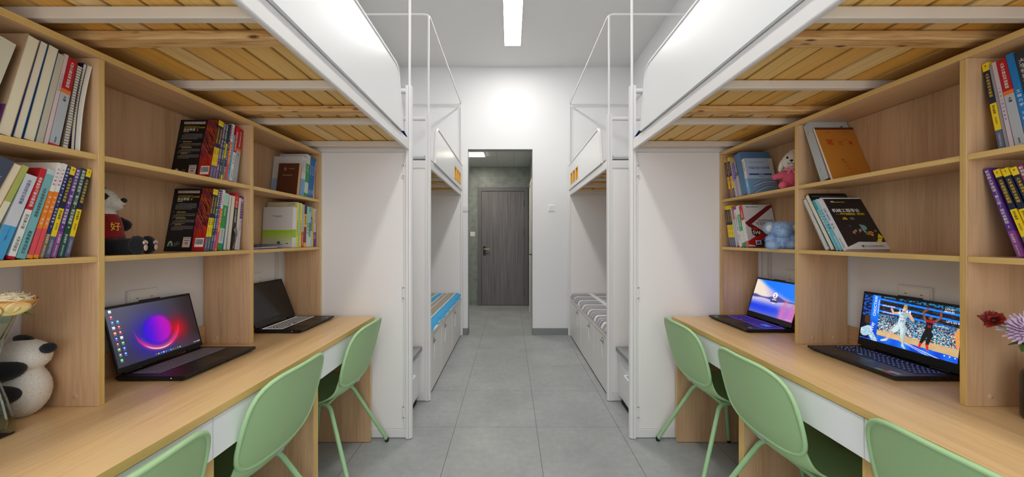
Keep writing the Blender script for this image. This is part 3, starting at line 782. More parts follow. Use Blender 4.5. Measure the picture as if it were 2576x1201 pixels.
def scr_lake(u, v):
    n = mnoise.noise(Vector((u * 3, v * 3, 2))) * .06
    sky = mixc((236, 220, 205), (150, 150, 240), sst(.25, .6, u + (v - .6) * .5)); sky = mixc(sky, (0, 118, 255), sst(.42, .62, u * .75 + (v - .62) * 1.25 + n)); sky = mixc(sky, (200, 196, 226), sst(.62, .45, v) * .5)
    wat = mixc((196, 186, 226), (20, 60, 226), sst(.44, .20, v)); wat = mixc(wat, (120, 120, 190), sst(.18, 0, v) * .6); wat = mixc(wat, (150, 120, 200), sst(.5, .9, u) * .5)
    c = mixc(wat, sky, sst(.46, .52, v))
    hill = max(0, .09 * math.exp(-((u - .56) / .14) ** 2) + .04 * math.exp(-((u - .05) / .1) ** 2) + .02)
    k = sst(hill + .02, hill - .02, abs(v - .49) * (1 if v > .49 else 1.6)); c = mixc(c, (56, 50, 128), k * .85)
    for cx, w, h in ((.76, .016, .62), (.80, .010, .66), (.93, .020, .55), (.985, .02, .5)):
        k = math.exp(-((u - cx - (.4 - v) * -.06) / w) ** 2) * sst(h, h - .15, v); c = mixc(c, (226, 110, 120), k * .85)
    k = sst(.66 - v * .2, .74, u) * sst(.42, .25, v) * .75; c = mixc(c, (206, 110, 190), k)
    return c
_rn = random.Random(11); _CR = [[_rn.random() for _ in range(3)] for _ in range(9000)]
def cap(u, v, a, b_, r0, r1):
    px, py = (u - a[0]) * 1.6, v - a[1]; dx, dy = (b_[0] - a[0]) * 1.6, b_[1] - a[1]
    t = max(0, min(1, (px * dx + py * dy) / (dx * dx + dy * dy + 1e-9))); return math.hypot(px - dx * t, py - dy * t) < r0 + (r1 - r0) * t
def scr_game(u, v):
    # arena bands, crowd, court
    tilt = v - (u - .5) * .02
    if tilt > .62:
        c = (26, 22, 24) if mnoise.noise(Vector((u * 30, v * 40, 0))) < .25 else (70, 58, 50)
        for a, w in ((.955, .022), (.835, .020), (.70, .022)):
            if abs(tilt - a + u * .10) < w: c = (0, 96, 232) if abs(tilt - a + u * .10) > w * .45 else (20, 150, 250)
        if v > .93 + .06 * (1 - u) and mnoise.noise(Vector((u * 40, v * 30, 5))) > 0: c = (20, 120, 170)
    elif tilt > .26 - .02 * u:
        q = _CR[(int(u * 110) * 61 + int(v * 62)) % 9000]; k = q[0]
        if k < .34: c = mixc((8, 18, 40), (20, 60, 100), q[1])
        elif k < .62: c = mixc((30, 110, 170), (120, 200, 220), q[1])
        elif k < .80: c = mixc((190, 210, 220), (250, 250, 250), q[1])
        elif k < .92: c = mixc((190, 130, 100), (236, 180, 140), q[1])
        else: c = ((220, 60, 50), (240, 200, 60), (60, 150, 60))[int(q[1] * 3) % 3]
        c = mixc(c, (16, 60, 110), sst(.40, .62, v) * .45)
    elif tilt > .17 - .07 * u: c = mixc((206, 170, 120), (226, 200, 150), mnoise.noise(Vector((u * 8, v * 8, 1))))
    else:
        c = mixc((0, 66, 214), (40, 130, 240), .5 + mnoise.noise(Vector((u * 9, v * 3, 4))))
        if abs(v - .16 + (u - .45) * .42) < .006 or abs(v - .22 + (u - .3) * .5) < .004: c = (230, 236, 240)
    # banner and spectator on the near side
    if u < .20 - .0 * v and v > .02:
        if u > .10 - .0 * v: c = mixc((0, 70, 214), (10, 120, 240), sst(.2, .6, v)) if v > .42 else mixc((0, 60, 190), (0, 90, 220), sst(0, .4, v))
        elif v > .5: c = (10, 20, 60) if mnoise.noise(Vector((u * 30, v * 30, 9))) < .1 else (20, 90, 190)
        else: c = (8, 14, 30)
    if cap(u, v, (.075, .40), (.07, .48), .06, .055): c = (70, 44, 34)
    if cap(u, v, (.05, .16), (.09, .25), .10, .06) or cap(u, v, (.09, .22), (.18, .02), .06, .05): c = mixc((120, 170, 200), (220, 236, 240), .5 + mnoise.noise(Vector((u * 40, v * 40, 3))))
    # player in white
    W, SK = (206, 226, 232), (226, 176, 148)
    for a, e, r0, r1, col in (((.41, .70), (.36, .68), .028, .022, SK), ((.36, .68), (.335, .76), .020, .018, SK), ((.52, .70), (.565, .61), .030, .024, SK), ((.565, .61), (.535, .70), .022, .02, SK),
                              ((.43, .42), (.36, .27), .050, .036, W), ((.36, .27), (.315, .10), .034, .022, SK), ((.31, .09), (.26, .055), .022, .018, W), ((.48, .42), (.485, .24), .056, .040, W), ((.485, .26), (.495, .08), .034, .022, (200, 206, 206)), ((.495, .06), (.515, .02), .022, .02, W),
                              ((.465, .68), (.455, .47), .060, .062, W), ((.43, .70), (.50, .69), .036, .036, W), ((.475, .80), (.477, .83), .036, .033, SK), ((.478, .86), (.478, .865), .034, .03, (196, 160, 70))):
        if cap(u, v, a, e, r0, r1): c = mixc(col, tuple(q * .78 for q in col), sst(-.02, .05, (u - a[0]) * 1.6))
    # player in black and red
    B_, DS = (24, 20, 22), (128, 78, 62)
    for a, e, r0, r1, col in (((.68, .66), (.655, .80), .020, .016, DS), ((.655, .80), (.70, .90), .017, .015, DS), ((.77, .66), (.82, .76), .020, .016, DS), ((.82, .76), (.815, .87), .017, .015, DS), ((.70, .40), (.665, .20), .040, .022, B_), ((.74, .40), (.725, .20), .040, .022, B_), ((.665, .19), (.655, .13), .018, .018, (230, 30, 30)), ((.725, .19), (.735, .11), .018, .018, (230, 30, 30)),
                              ((.725, .64), (.72, .44), .048, .050, B_), ((.70, .655), (.76, .655), .026, .026, (170, 24, 28)), ((.73, .715), (.73, .73), .028, .026, DS)):
        if cap(u, v, a, e, r0, r1): c = col
    if cap(u, v, (.97, .52), (.985, .28), .035, .02) or cap(u, v, (.99, .58), (1.02, .50), .05, .05): c = (226, 150, 80)
    return c
def scr_off(u, v):
    return mixc((3, 3, 3), (8, 8, 8), 0)

SCR = attr_emit('lit laptop display', 1.0)
OFFSCR = mat('dark display glass', (12, 12, 13), .16, spec=.6)
BODY = mat('black laptop shell', (26, 25, 27), .38, .2)
BODY2 = mat('graphite laptop shell', (52, 48, 52), .36, .5)
PADM = mat('black touchpad', (20, 19, 21), .3)
def laptop(label, x, y, side, W, D, tilt, LH, kind, body, keym, under, rear=.0, botbez=.022, topbump=True, sidebez=.006, legend=None):
    t = thing('laptop', label, 'laptop', (x, y, DZ), (0, 0, R(90) if side < 0 else R(-90)), group='open laptops')
    w, d, h = W / 2, D / 2, .019
    b = MB()
    pr = [(-d, .010), (-d + .012, .003), (d - .01 + rear, .002), (d + rear, .008), (d + rear, h - .003), (d - .004 + rear, h), (-d + .004, h), (-d, h - .004)]
    b.prism(pr, 'yz', -w, w, body)
    b.box(-w + .02, w - .02, -d + .03, -d + .05, 0, .004, BLACK); b.box(-w + .02, w - .02, d - .05, d - .03, 0, .004, BLACK)
    base = b.build('base', t, .0025, 2)
    # ports along the sides
    for sx in (-1, 1):
        for k, (yy, ww, hh) in enumerate(((d - .035, .012, .0055), (d - .06, .014, .006), (d - .09, .008, .004), (d - .115, .012, .005))):
            b = MB(); b.box(sx * (w + .0002), sx * (w - .002), yy - ww / 2, yy + ww / 2, .0105 - hh / 2, .0105 + hh / 2, CREVICE); b.build('port', base)
    b = MB(); b.lathe([(0, -.0008), (.0015, -.0006), (.0015, 0)], (-w, -d + .05, .011), glow((190, 190, 255), 1.5), 8, 'x'); b.build('power_light', base)
    # keyboard
    b = MB(); kx0, kx1, ky1 = -w + .022, w - .022, d - .030; rows = 6; pit = .0172; ky0 = ky1 - pit * rows
    b.box(kx0 - .003, kx1 + .003, ky0 - .003, ky1 + .003, h, h + .0006, under)
    rnd = random.Random(3)
    for r_ in range(rows):
        n = 18 if r_ else 19; kw = (kx1 - kx0) / n; xx = kx0; yy = ky1 - pit * (r_ + 1)
        k = 0
        while k < n:
            span = 1
            if r_ == rows - 1 and k == 4: span = 5
            elif r_ in (2, 3) and k == 0: span = 2
            hh = pit if r_ else pit * .8
            km = keym
            if kind == 'lake' and r_ in (2, 3) and 13 <= k <= 15: km = mat('cyan lit key', (30, 130, 215), .5, emit=.5)
            b.box(xx + .0018, xx + kw * span - .0018, yy + .0018, yy + hh - .0018, h + .0006, h + .0014, km)
            if legend: b.box(xx + kw * span * .3, xx + kw * span * .52, yy + hh * .42, yy + hh * .70, h + .0013, h + .00155, legend)
            xx += kw * span; k += span
    b.build('keyboard', base)
    b = MB(); b.box(-w * .46, w * .22, -d + .012, ky0 - .012, h - .0005, h + .0003, PADM); b.build('touchpad', base)
    # stickers on the palm rest
    b = MB()
    if kind == 'game': st = [(w - .040, (236, 92, 40)), (w - .068, (150, 190, 60))]; b.box(w - .05, w - .015, -d + .03, -d + .045, h, h + .0004, mat('pale sticker', (190, 190, 190), .3))
    elif kind == 'lake': st = [(-w + .05, (120, 190, 50))]; b.box(w - .045, w - .025, -d + .035, -d + .05, h, h + .0004, mat('pale sticker', (190, 190, 190), .3))
    elif kind == 'off': st = [(w - .05, (130, 190, 50))]
    else: st = [(w - .05, (60, 58, 62))]
    for xx, c in st: b.box(xx - .012, xx + .012, -d + .012, -d + .026, h, h + .0004, mat('sticker %d %d %d' % c, c, .4))
    b.build('sticker', base)
    # lid
    a = R(tilt); hy, hz = d - .008, h + .004
    ex, ez, en = Vector((1, 0, 0)), Vector((0, math.sin(a), math.cos(a))), Vector((0, -math.cos(a), math.sin(a)))
    P = lambda px, pz, pn=0: tuple(Vector((0, hy, hz)) + ex * px + ez * pz + en * pn)
    def slab(mb, x0, x1, z0, z1, n0, n1, m):
        v = [P(x0, z0, n0), P(x1, z0, n0), P(x1, z1, n0), P(x0, z1, n0), P(x0, z0, n1), P(x1, z0, n1), P(x1, z1, n1), P(x0, z1, n1)]
        mb.add(v, [(0, 3, 2, 1), (4, 5, 6, 7), (0, 1, 5, 4), (1, 2, 6, 5), (2, 3, 7, 6), (3, 0, 4, 7)], m)
    b = MB(); slab(b, -w, w, .002, LH, -.006, .0, body)
    if topbump: slab(b, -w * .24, w * .24, LH - .004, LH + .0045, -.005, .001, body)
    lid = b.build('lid', t, .0025, 2)
    b = MB(); bz = .0012
    slab(b, -w + .001, w - .001, .003, botbez, .0002, bz, BLACK); slab(b, -w + .001, w - .001, LH - .010, LH - .001, .0002, bz, BLACK)
    slab(b, -w + .001, -w + sidebez, botbez, LH - .010, .0002, bz, BLACK); slab(b, w - sidebez, w - .001, botbez, LH - .010, .0002, bz, BLACK)
    slab(b, -.006, .006, LH - .007, LH - .004, bz, bz + .0002, DARKGREY); b.build('bezel', lid)
    for sx in (-1, 1):
        b = MB(); b.tube([(sx * w * .72 - .03, hy, h + .003), (sx * w * .72 + .03, hy, h + .003)], .0055, BLACK, 10); b.build('hinge', base)
    # display
    X0, X1, Z0, Z1 = -w + sidebez, w - sidebez, botbez, LH - .010; DW, DH = X1 - X0, Z1 - Z0
    pl = lambda px, pz, pn=0: P(X0 + px, Z0 + pz, .0006 + pn)
    b = MB()
    def q(u0, u1, v0, v1, m, lift=.0003): b.poly([pl(u0 * DW, v0 * DH, lift), pl(u1 * DW, v0 * DH, lift), pl(u1 * DW, v1 * DH, lift), pl(u0 * DW, v1 * DH, lift)], m)
    def tx(s_, u, v, size, m, al='C', eu=ex, ev=ez, **k): b.text(s_, pl(u * DW, v * DH, .0005), eu, ev, size * DH, m, al, lift=.0001, **k)
    WH = glow((245, 248, 250))
    if kind == 'off':
        b.poly([pl(0, 0), pl(DW, 0), pl(DW, DH), pl(0, DH)], OFFSCR)
        dsp = b.build('display', lid)
        k = MB(); slab(k, -.022, .022, botbez * .5 - .002, botbez * .5 + .002, bz, bz + .0002, mat('bezel lettering', (60, 60, 62), .4)); k.build('logo', lid)
        return t
    if kind == 'planet':
        pic(b, scr_planet, DW, DH, 190, 118, SCR, pl)
        cols = [(230, 240, 250), (210, 60, 60), (40, 120, 220), (30, 160, 200), (220, 220, 230), (200, 50, 50), (240, 120, 40), (230, 60, 60), (40, 90, 200), (230, 230, 230), (150, 50, 60), (40, 180, 70), (120, 180, 60), (40, 90, 220), (120, 130, 120), (40, 100, 220), (50, 190, 80)]
        pos = [(0, 0), (0, 1), (0, 2), (1, 2), (0, 3), (1, 3), (0, 4), (1, 4), (0, 5), (1, 5), (0, 6), (1, 6), (0, 7), (1, 7), (0, 8), (1, 8), (0, 9)]
        for (i, j), c in zip(pos, cols):
            u, v = .050 + i * .052, .955 - j * .093
            q(u - .014, u + .014, v - .022, v + .022, glow(c, .95)); q(u - .012, u + .012, v - .037, v - .030, glow((190, 190, 200), .6))
            q(u - .006, u + .006, v - .008, v + .012, WH, .0005)
        for k in range(11): q(.40 + k * .030, .416 + k * .030, .022, .046, glow([(40, 130, 220), (240, 190, 60), (50, 160, 220), (230, 230, 230), (40, 170, 190), (60, 90, 200), (90, 200, 220), (40, 180, 80), (200, 50, 50), (50, 190, 90), (180, 180, 190)][k], .9))
        for k in range(6): q(.90 + k * .014, .906 + k * .014, .03, .042, WH)
        tx('17:44', .975, .04, .022, WH)
    elif kind == 'lake':
        pic(b, scr_lake, DW, DH, 130, 80, SCR, pl)
        b.poly([pl(DW * .52 + DH * .085 * math.cos(i * math.pi / 16), DH * .605 + DH * .085 * math.sin(i * math.pi / 16), .0003) for i in range(32)], WH)
        gr = glow((150, 150, 165), .8)
        b.poly([pl(DW * .52 + DH * .024 * math.cos(i * math.pi / 10), DH * .628 + DH * .024 * math.sin(i * math.pi / 10), .0005) for i in range(20)], gr)
        b.poly([pl(DW * .52 + DH * .042 * math.cos(i * math.pi / 10), DH * .555 + DH * .042 * math.sin(i * math.pi / 10), .0005) for i in range(11)], gr)
        q(.475, .565, .475, .497, WH); q(.44, .60, .41, .445, glow((70, 66, 100), .8)); q(.49, .55, .372, .386, WH)
        for k in range(4): q(.86 + k * .03, .868 + k * .03, .03, .045, WH)
    elif kind == 'game':
        pic(b, scr_game, DW, DH, 230, 132, SCR, pl)
        up, lf = ez, -ex
        tx('CHOCTAW', .145, .76, .085, WH, eu=ez, ev=-ex, sx=1.0); tx('CASINOS & RESORTS', .185, .76, .032, WH, eu=ez, ev=-ex)
        tx('Way', .135, .30, .10, WH, eu=ez, ev=-ex)
        tx("LET'S GO MAVS", .30, .805, .045, WH, sx=.8); tx("LET'S GO MAVS", .30, .665, .04, WH, sx=.8); tx("LET'S GO MAVS", .945, .715, .05, WH, sx=.8); tx('GO MAVS GO', .83, .60, .035, WH)
        tx('17:44', .475, .755, .105, WH)
        nv_ = glow((20, 60, 130)); tx('DALLAS', .458, .625, .035, nv_); tx('77', .458, .545, .075, nv_)
        tx('23', .725, .56, .06, glow((230, 60, 60))); tx('LOUD', .885, .945, .05, WH); tx('PROUD', .885, .895, .045, WH)
        for k in range(3): q(.88 + k * .045, .892 + k * .045, .075, .095, WH)
    dsp = b.build('display', lid); put_colors(dsp, b)
    return t
KLIGHT = mat('pale grey keys', (128, 122, 126), .5); KBLACK = mat('black keys', (18, 18, 20), .45)
laptop('dark laptop with a purple planet wallpaper on the left desk', -1.262, 1.412, -1, .343, .245, 14.5, .243, 'planet', BODY, KLIGHT, DARKGREY, 0, .020)
laptop('black laptop with a switched off screen at the far left desk', -1.228, 2.040, -1, .345, .250, 21, .245, 'off', BODY, KBLACK, emit_mat('white key backlight', (206, 198, 190), .8), 0, .034, False, .006, MATS['white key backlight'])
laptop('black laptop with a pink and blue lake wallpaper at the far right desk', 1.375, 2.055, 1, .355, .245, 17, .246, 'lake', BODY, KBLACK, emit_mat('purple key backlight', (110, 76, 230), .9), .022, .030, True, .006, MATS['purple key backlight'])
laptop('graphite laptop showing a basketball game on the right desk', 1.462, 1.421, 1, .361, .235, 7.2, .243, 'game', BODY2, KBLACK, emit_mat('blue key backlight', (56, 62, 110), .35), .028, .036, True, .006, emit_mat('blue key legend', (130, 140, 210), .9))
# ------------------------------------------------------------------ books
PAGE = mat('cream book pages', (226, 216, 188), .8)
PAGEW = mat('white book pages', (230, 226, 214), .8)
def C(rgb, rough=.35): return mat('print %d %d %d' % rgb, rgb, rough)
NAVY, YEL, SLATE, PURP, DKG, TEAL, ORG, PINK, MAR, RED, SKY, WHT, GRY, TAN, BLU, LILAC, MINT, INK = (30, 36, 62), (244, 212, 24), (92, 100, 126), (92, 50, 140), (26, 70, 52), (120, 182, 186), (240, 130, 24), (226, 84, 92), (96, 20, 46), (178, 22, 36), (104, 178, 212), (232, 230, 224), (176, 182, 188), (140, 116, 74), (22, 108, 186), (160, 130, 196), (140, 204, 170), (20, 20, 22)

class Shelf:
    """books leaning on one another along one shelf, farthest first"""
    def __init__(self, side, xs, yfar, zs, where, group):
        self.s, self.x, self.z, self.where, self.group = side, xs, zs, where, group
        self.prev = None; self.y = yfar
    def place(self, th, h, t):
        a = R(th)
        if self.prev is None:
            y = self.y - h * math.sin(a) - .001
        else:
            py, pa, ph, pt = self.prev; c = []
            for zz in (0, min(ph, 9)):
                Y = py + zz * math.sin(pa) - pt * math.cos(pa); Z = zz * math.cos(pa) + pt * math.sin(pa)
                if Z <= h * math.cos(a): c.append(Y - Z * math.tan(a))
                else: c.append(py + (h * math.cos(a) - pt * math.sin(pa)) / math.cos(pa) * math.sin(pa) - pt * math.cos(pa) - h * math.sin(a))
            y = min(c) - .0006
        self.prev = (y, a, h, t)
        return y
    def book(self, th, t, h, w, spine, label, texts=(), cover=None, flip=False, name='textbook', art=None, bow=0, gap=0, page=PAGE, cat='book', dx=0, hard=0):
        """spine: [(fraction from the top, colour)...]; cover: the same for the cover turned to the camera; flip: page edges outward"""
        y = self.place(th, h, t) - gap
        if gap: self.prev = (y,) + self.prev[1:]
        s = self.s; a = R(th); ys = 1 if s < 0 else -1
        up = Vector((0, math.sin(a), math.cos(a))); thk = Vector((0, -math.cos(a), math.sin(a))); dep = Vector((s, 0, 0))
        M = Matrix((dep, thk * ys, up)).transposed().to_4x4(); M.translation = Vector((self.x + s * dx, y, self.z + .0006))
        root = thing(name, label, cat, group=self.group); root.matrix_world = M
        nz = 10 if bow else 1; cb = .0011 + hard
        def bands(segs):
            out = []; top = 0
            for i, (f_, c) in enumerate(segs):
                nxt = segs[i + 1][0] if i + 1 < len(segs) else 1.0
                out.append((1 - nxt, 1 - f_, C(c)))
            return out
        def B(mb, x0, x1, y0, y1, z0, z1, m):
            if not bow: mb.box(x0, x1, y0 * ys, y1 * ys, z0, z1, m); return
            pr = []
            for k in range(nz + 1):
                z = z0 + (z1 - z0) * k / nz; o_ = bow * math.sin(math.pi * z / h); pr.append((z, o_))
            v = []
            for z, o_ in pr: v += [(x0, (y0 + o_) * ys, z), (x1, (y0 + o_) * ys, z), (x1, (y1 + o_) * ys, z), (x0, (y1 + o_) * ys, z)]
            f = [(0, 1, 2, 3), tuple(nz * 4 + j for j in (3, 2, 1, 0))]
            for k in range(nz):
                for j in range(4): f.append((k * 4 + j, k * 4 + (j + 1) % 4, k * 4 + 4 + (j + 1) % 4, k * 4 + 4 + j))
            mb.add(v, f, m)
        b = MB(); cv = cover or [(0, spine[0][1])]
        sx0, sx1 = ((w - cb, w) if flip else (0, cb))
        for z0, z1, m in bands(spine):
            B(b, sx0, sx1, cb if flip else 0, t - cb if flip else t, z0 * h, z1 * h, m)
        lo = 0 if flip else cb; hi = w - cb if flip else w
        for z0, z1, m in bands(spine if cover is None else cv): B(b, lo, hi, t - cb, t, z0 * h, z1 * h, m)
        for z0, z1, m in bands(spine): B(b, lo, hi, 0, cb, z0 * h, z1 * h, m)
        eX = (0, -1, 0)
        for (txt, f0, f1, col) in texts:
            n = len(txt); sz = min((t - 2 * cb) * (.86 if t < .013 else .7), (f1 - f0) * h / n / 1.06)
            b.text(txt, (0, t / 2 * ys, (1 - f0) * h - sz * .55), eX, (0, 0, 1), sz, C(col), vert=True, gap=(f1 - f0) * h / n / sz)
        if art: art(b, Face(b, w, h, t, ys))
        cvo = b.build('cover', root)
        b = MB(); i = .0022
        B(b, (i * .4 if flip else cb), (w - cb if flip else w - i), cb, t - cb, i, h - i, page); b.build('pages', root)
        self.root = root
        return root
class Face:
    """drawing on the cover turned to the camera: u 0..1 left to right as seen, v 0..1 upward"""
    def __init__(self, b, w, h, t, ys):
        self.b, self.w, self.h, self.t, self.ys = b, w, h, t, ys
        self.ex = Vector((-1, 0, 0)) if ys > 0 else Vector((1, 0, 0)); self.ez = Vector((0, 0, 1)); self.n = self.ex.cross(self.ez)
    def P(self, u, v, l=1):
        x = (1 - u) * self.w if self.ys > 0 else u * self.w
        return tuple(Vector((x, self.t * self.ys, v * self.h)) + self.n * .00012 * l)
    def poly(self, pts, m, l=1): self.b.poly([self.P(u, v, l) for u, v in pts], m)
    def rect(self, u0, u1, v0, v1, m, l=1): self.poly([(u0, v0), (u1, v0), (u1, v1), (u0, v1)], m, l)
    def text(self, s, u, v, size, m, al='C', sx=1.0, l=3): self.b.text(s, self.P(u, v, 0), self.ex, self.ez, size, m, al, sx=sx, lift=.00012 * l)
    def lines(self, u0, u1, v0, v1, n, m, seed=0, th=.35):
        rnd = random.Random(seed); st = (v1 - v0) / n
        for i in range(n):
            v = v1 - st * (i + .5); u = u0 + (.06 if i == 0 else 0); end = u1 if i < n - 1 else u0 + (u1 - u0) * rnd.uniform(.4, .9)
            while u < end:
                k = rnd.uniform(.02, .07); self.rect(u, min(end, u + k), v - st * th / 2, v + st * th / 2, m); u += k + .008
    def barcode(self, u0, u1, v0, v1, seed=1):
        self.rect(u0, u1, v0, v1, C(WHT), 3); rnd = random.Random(seed); u = u0 + .012
        while u < u1 - .015:
            k = rnd.choice((.003, .005, .008)); self.rect(u, u + k, v0 + (v1 - v0) * .28, v1 - (v1 - v0) * .12, C(INK), 4); u += k + rnd.choice((.003, .005))
        self.lines(u0 + .015, u1 - .015, v0 + (v1 - v0) * .06, v0 + (v1 - v0) * .2, 1, C(INK), 2)
def feather():
    m, nt, b, N, L = nodes('red feather artwork')
    tc = N('TexCoord'); m0 = N('Mapping'); m0.inputs['Rotation'].default_value = (0, R(-32), 0); L(tc.outputs['Object'], m0.inputs['Vector']); mp = N('Mapping'); mp.inputs['Scale'].default_value = (210, 1, 14); L(m0.outputs['Vector'], mp.inputs['Vector'])
    n = N('TexNoise'); n.inputs['Scale'].default_value = 1; n.inputs['Detail'].default_value = 4; n.inputs['Distortion'].default_value = .6; L(mp.outputs['Vector'], n.inputs['Vector'])
    n2 = N('TexNoise'); n2.inputs['Scale'].default_value = 9; L(tc.outputs['Object'], n2.inputs['Vector'])
    rp = N('ValToRGB'); ramp(rp, [(.36, (10, 6, 12)), (.46, (60, 16, 30)), (.52, (206, 90, 20)), (.57, (40, 20, 30)), (.63, (150, 30, 120)), (.68, (40, 14, 40)), (.76, (226, 120, 30))]); L(n.outputs['Fac'], rp.inputs['Fac'])
    sp = N('SeparateXYZ'); L(tc.outputs['Object'], sp.inputs[0]); mr = N('MapRange'); mr.inputs['From Min'].default_value = .04; mr.inputs['From Max'].default_value = .13; mr.inputs['To Min'].default_value = .8; mr.inputs['To Max'].default_value = 0
    L(sp.outputs['Z'], mr.inputs['Value']); mx = N('Mix'); mx.data_type = 'RGBA'; L(mr.outputs[0], mx.inputs['Factor']); L(rp.outputs['Color'], mx.inputs['A']); mx.inputs['B'].default_value = lin((190, 12, 16)) + (1,)
    L(mx.outputs['Result'], b.inputs['Base Color']); b.inputs['Roughness'].default_value = .3
    return m
FEATHER = feather()
def art_black(num):
    def f(b, F):
        g = C((150, 150, 152)); y = C((206, 176, 40))
        F.rect(.66, 1.0, 0, 1, FEATHER); 
        F.poly([(.63, 0), (.70, 0), (.66, .45), (.72, 1), (.64, 1)], C((14, 14, 20)), 2)
        F.rect(.10, .66, .925, .965, C((214, 204, 196)), 3); F.text('大学英语立体化系列教材', .38, .945, .0085, C((120, 60, 60)), l=4)
        F.text('INTEGRATED COURSE', .12, .865, .0095, y, 'L', .95); F.rect(.13, .50, .885, .893, C((130, 110, 40)))
        F.text('综合教程', .12, .825, .0125, C((226, 224, 220)), 'L'); F.text(num, .455, .825, .015, y, 'L'); F.rect(.12, .26, .785, .798, y)
        F.lines(.10, .66, .655, .76, 5, g, 1); v = .60
        for k in range(3):
            F.rect(.07, .085, v + .012, v + .022, y); F.lines(.10, .50, v, v + .03, 1, C((190, 160, 44)), 5 + k, .5); F.lines(.09, .64, v - .078, v - .004, 3 if k < 2 else 4, g, 8 + k); v -= .10
        F.rect(.44, .63, .055, .215, C((206, 196, 190)), 3); F.text('中国外语教育', .535, .195, .005, C(INK), l=4); F.rect(.50, .57, .10, .135, C((214, 100, 50)), 4); F.rect(.47, .60, .155, .165, C((70, 70, 80)), 4)
        F.barcode(.745, .965, .06, .20)
        F.poly([(.07 + .065 + .065 * math.cos(k * math.pi / 12), .07 + .085 * math.sin(k * math.pi / 12)) for k in range(13)], C((196, 202, 196)), 3); F.poly([(.085, .07), (.185, .07), (.155, .125), (.115, .125)], C((50, 110, 70)), 4)
        F.lines(.22, .36, .07, .145, 4, g, 30)
    return f
NYS = [(0, YEL), (.09, NAVY), (.47, YEL), (.775, SLATE)]
def NYT(d): return (('%s' % d, .015, .08, INK), ('大学英语综合教程', .12, .40, (226, 190, 30)), ('综合教程', .49, .59, INK), ('学生用书', .63, .71, (110, 90, 20)), ('外语教育出版社', .81, .96, (190, 194, 204)))
def VST(d): return (('新视野大学英语（第三版）', .02, .46, WHT), ('视听说教程', .47, .64, WHT), (d, .655, .73, WHT), ('学生用书', .75, .85, WHT), ('教学研究出版社', .87, .985, (214, 206, 214)))
P3S = [(0, PURP), (.72, (146, 74, 146))]; G4S = [(0, DKG), (.74, (30, 86, 76))]; N2S = [(0, (26, 50, 110)), (.75, TAN)]; OWS = [(0, WHT), (.31, ORG), (.70, PINK), (.965, (240, 150, 24))]
OWT = (('大学计算机', .06, .26, (190, 60, 130)), ('学习指导', .36, .56, WHT), ('（第二版）', .57, .68, WHT))
RGS = [(0, RED), (.365, (232, 116, 40)), (.41, GRY), (.98, RED)]
RGT = (('大学计算机基础教程', .04, .34, WHT), ('主编', .44, .50, INK), ('高等教育', .90, .965, INK))
RWS = [(0, (200, 26, 40)), (.47, WHT), (.97, RED)]
RWT = (('高等数学习题全解指南', .10, .44, WHT), ('同济第七版', .52, .68, (70, 70, 70)), ('大学出版社', .76, .92, (70, 70, 70)))

# --- left shelf, bay by the vase: upper tier
S = Shelf(-1, -1.246, 1.055, 1.5515, '', 'books on the upper tier of the rose bay')
S.book(6.5, .0110, .262, .18, [(0, WHT)], 'white paperback with its page edges outward, leaning on the divider of the upper rose bay', flip=True, page=PAGEW, bow=.006)
S.book(6.8, .0090, .262, .18, [(0, (26, 26, 80))], 'thin navy backed booklet with cream pages on the upper tier of the rose bay', flip=True, bow=.006)
b_ = S.book(8, .0130, .250, .175, [(0, (120, 104, 84))], 'wire bound notebook with a brown cover on the upper tier of the rose bay', flip=True, name='spiral_notebook', cat='notebook', page=PAGEW)
def wire(root, t, h, x, ys, n=26, r=.006, col=STEEL, horiz=False, w=.2):
    b = MB()
    for i in range(n):
        if horiz: c = Vector((.012 + (w - .024) * i / (n - 1), t / 2 * ys, h)); A = [(0, math.cos(a) * (t / 2 + .002), math.sin(a) * r) for a in [k * math.pi / 4 for k in range(8)]]
        else: c = Vector((x, t / 2 * ys, .01 + (h - .02) * i / (n - 1))); A = [(math.cos(a) * r, math.sin(a) * (t / 2 + .0015), 0) for a in [k * math.pi / 4 for k in range(8)]]
        b.tube([c + Vector(q) for q in A], .0009, col, 5, closed=True)
    b.build('wire_binding', root)
wire(b_, .013, .250, .0, 1, 30, .0035, mat('dark brown comb', (84, 72, 60), .4))
S.book(9.5, .0210, .262, .18, RGS, 'grey computing textbook with a red title block on the upper tier of the rose bay', RGT)
S.book(9.8, .0080, .268, .18, [(0, (214, 190, 188))], 'slim pink spined book next to the grey computing textbook in the rose bay', (('大学生心理健康', .22, .42, (140, 110, 110)),), cover=[(0, (176, 166, 166))])
S.book(10.2, .0130, .262, .18, [(0, (190, 184, 164))], 'speckled beige folder of loose sheets on the upper tier of the rose bay', name='folder', cat='folder', cover=[(0, (186, 180, 160))])
S.book(10.6, .0220, .276, .1835, [(0, (30, 80, 110))], 'thick blue backed book with cream page edges outward in the upper rose bay', flip=True)
S.book(11, .0160, .278, .1835, [(0, (40, 70, 130))], 'cream paged book with a thin blue cover line in the upper rose bay', flip=True)
def art_brown(b, F):
    F.rect(0, 1, 0, .28, C((92, 52, 96))); F.lines(.55, .98, .80, .83, 2, C((110, 86, 60)), 3); F.rect(.60, .62, .4, .9, C((150, 122, 90)))
S.book(11.5, .0240, .279, .1835, [(0, (150, 120, 90))], 'thick grey brown book with a purple lower band in the upper rose bay', flip=True, cover=[(0, (164, 136, 106))], art=art_brown)
S.book(14, .0260, .244, .18, [(0, (206, 202, 180))], 'glossy plastic wrapped cream book in front of the grey brown book', cover=[(0, (214, 210, 190)), (.4, (120, 120, 150)), (.75, (206, 202, 186))], hard=.002, gap=.013)
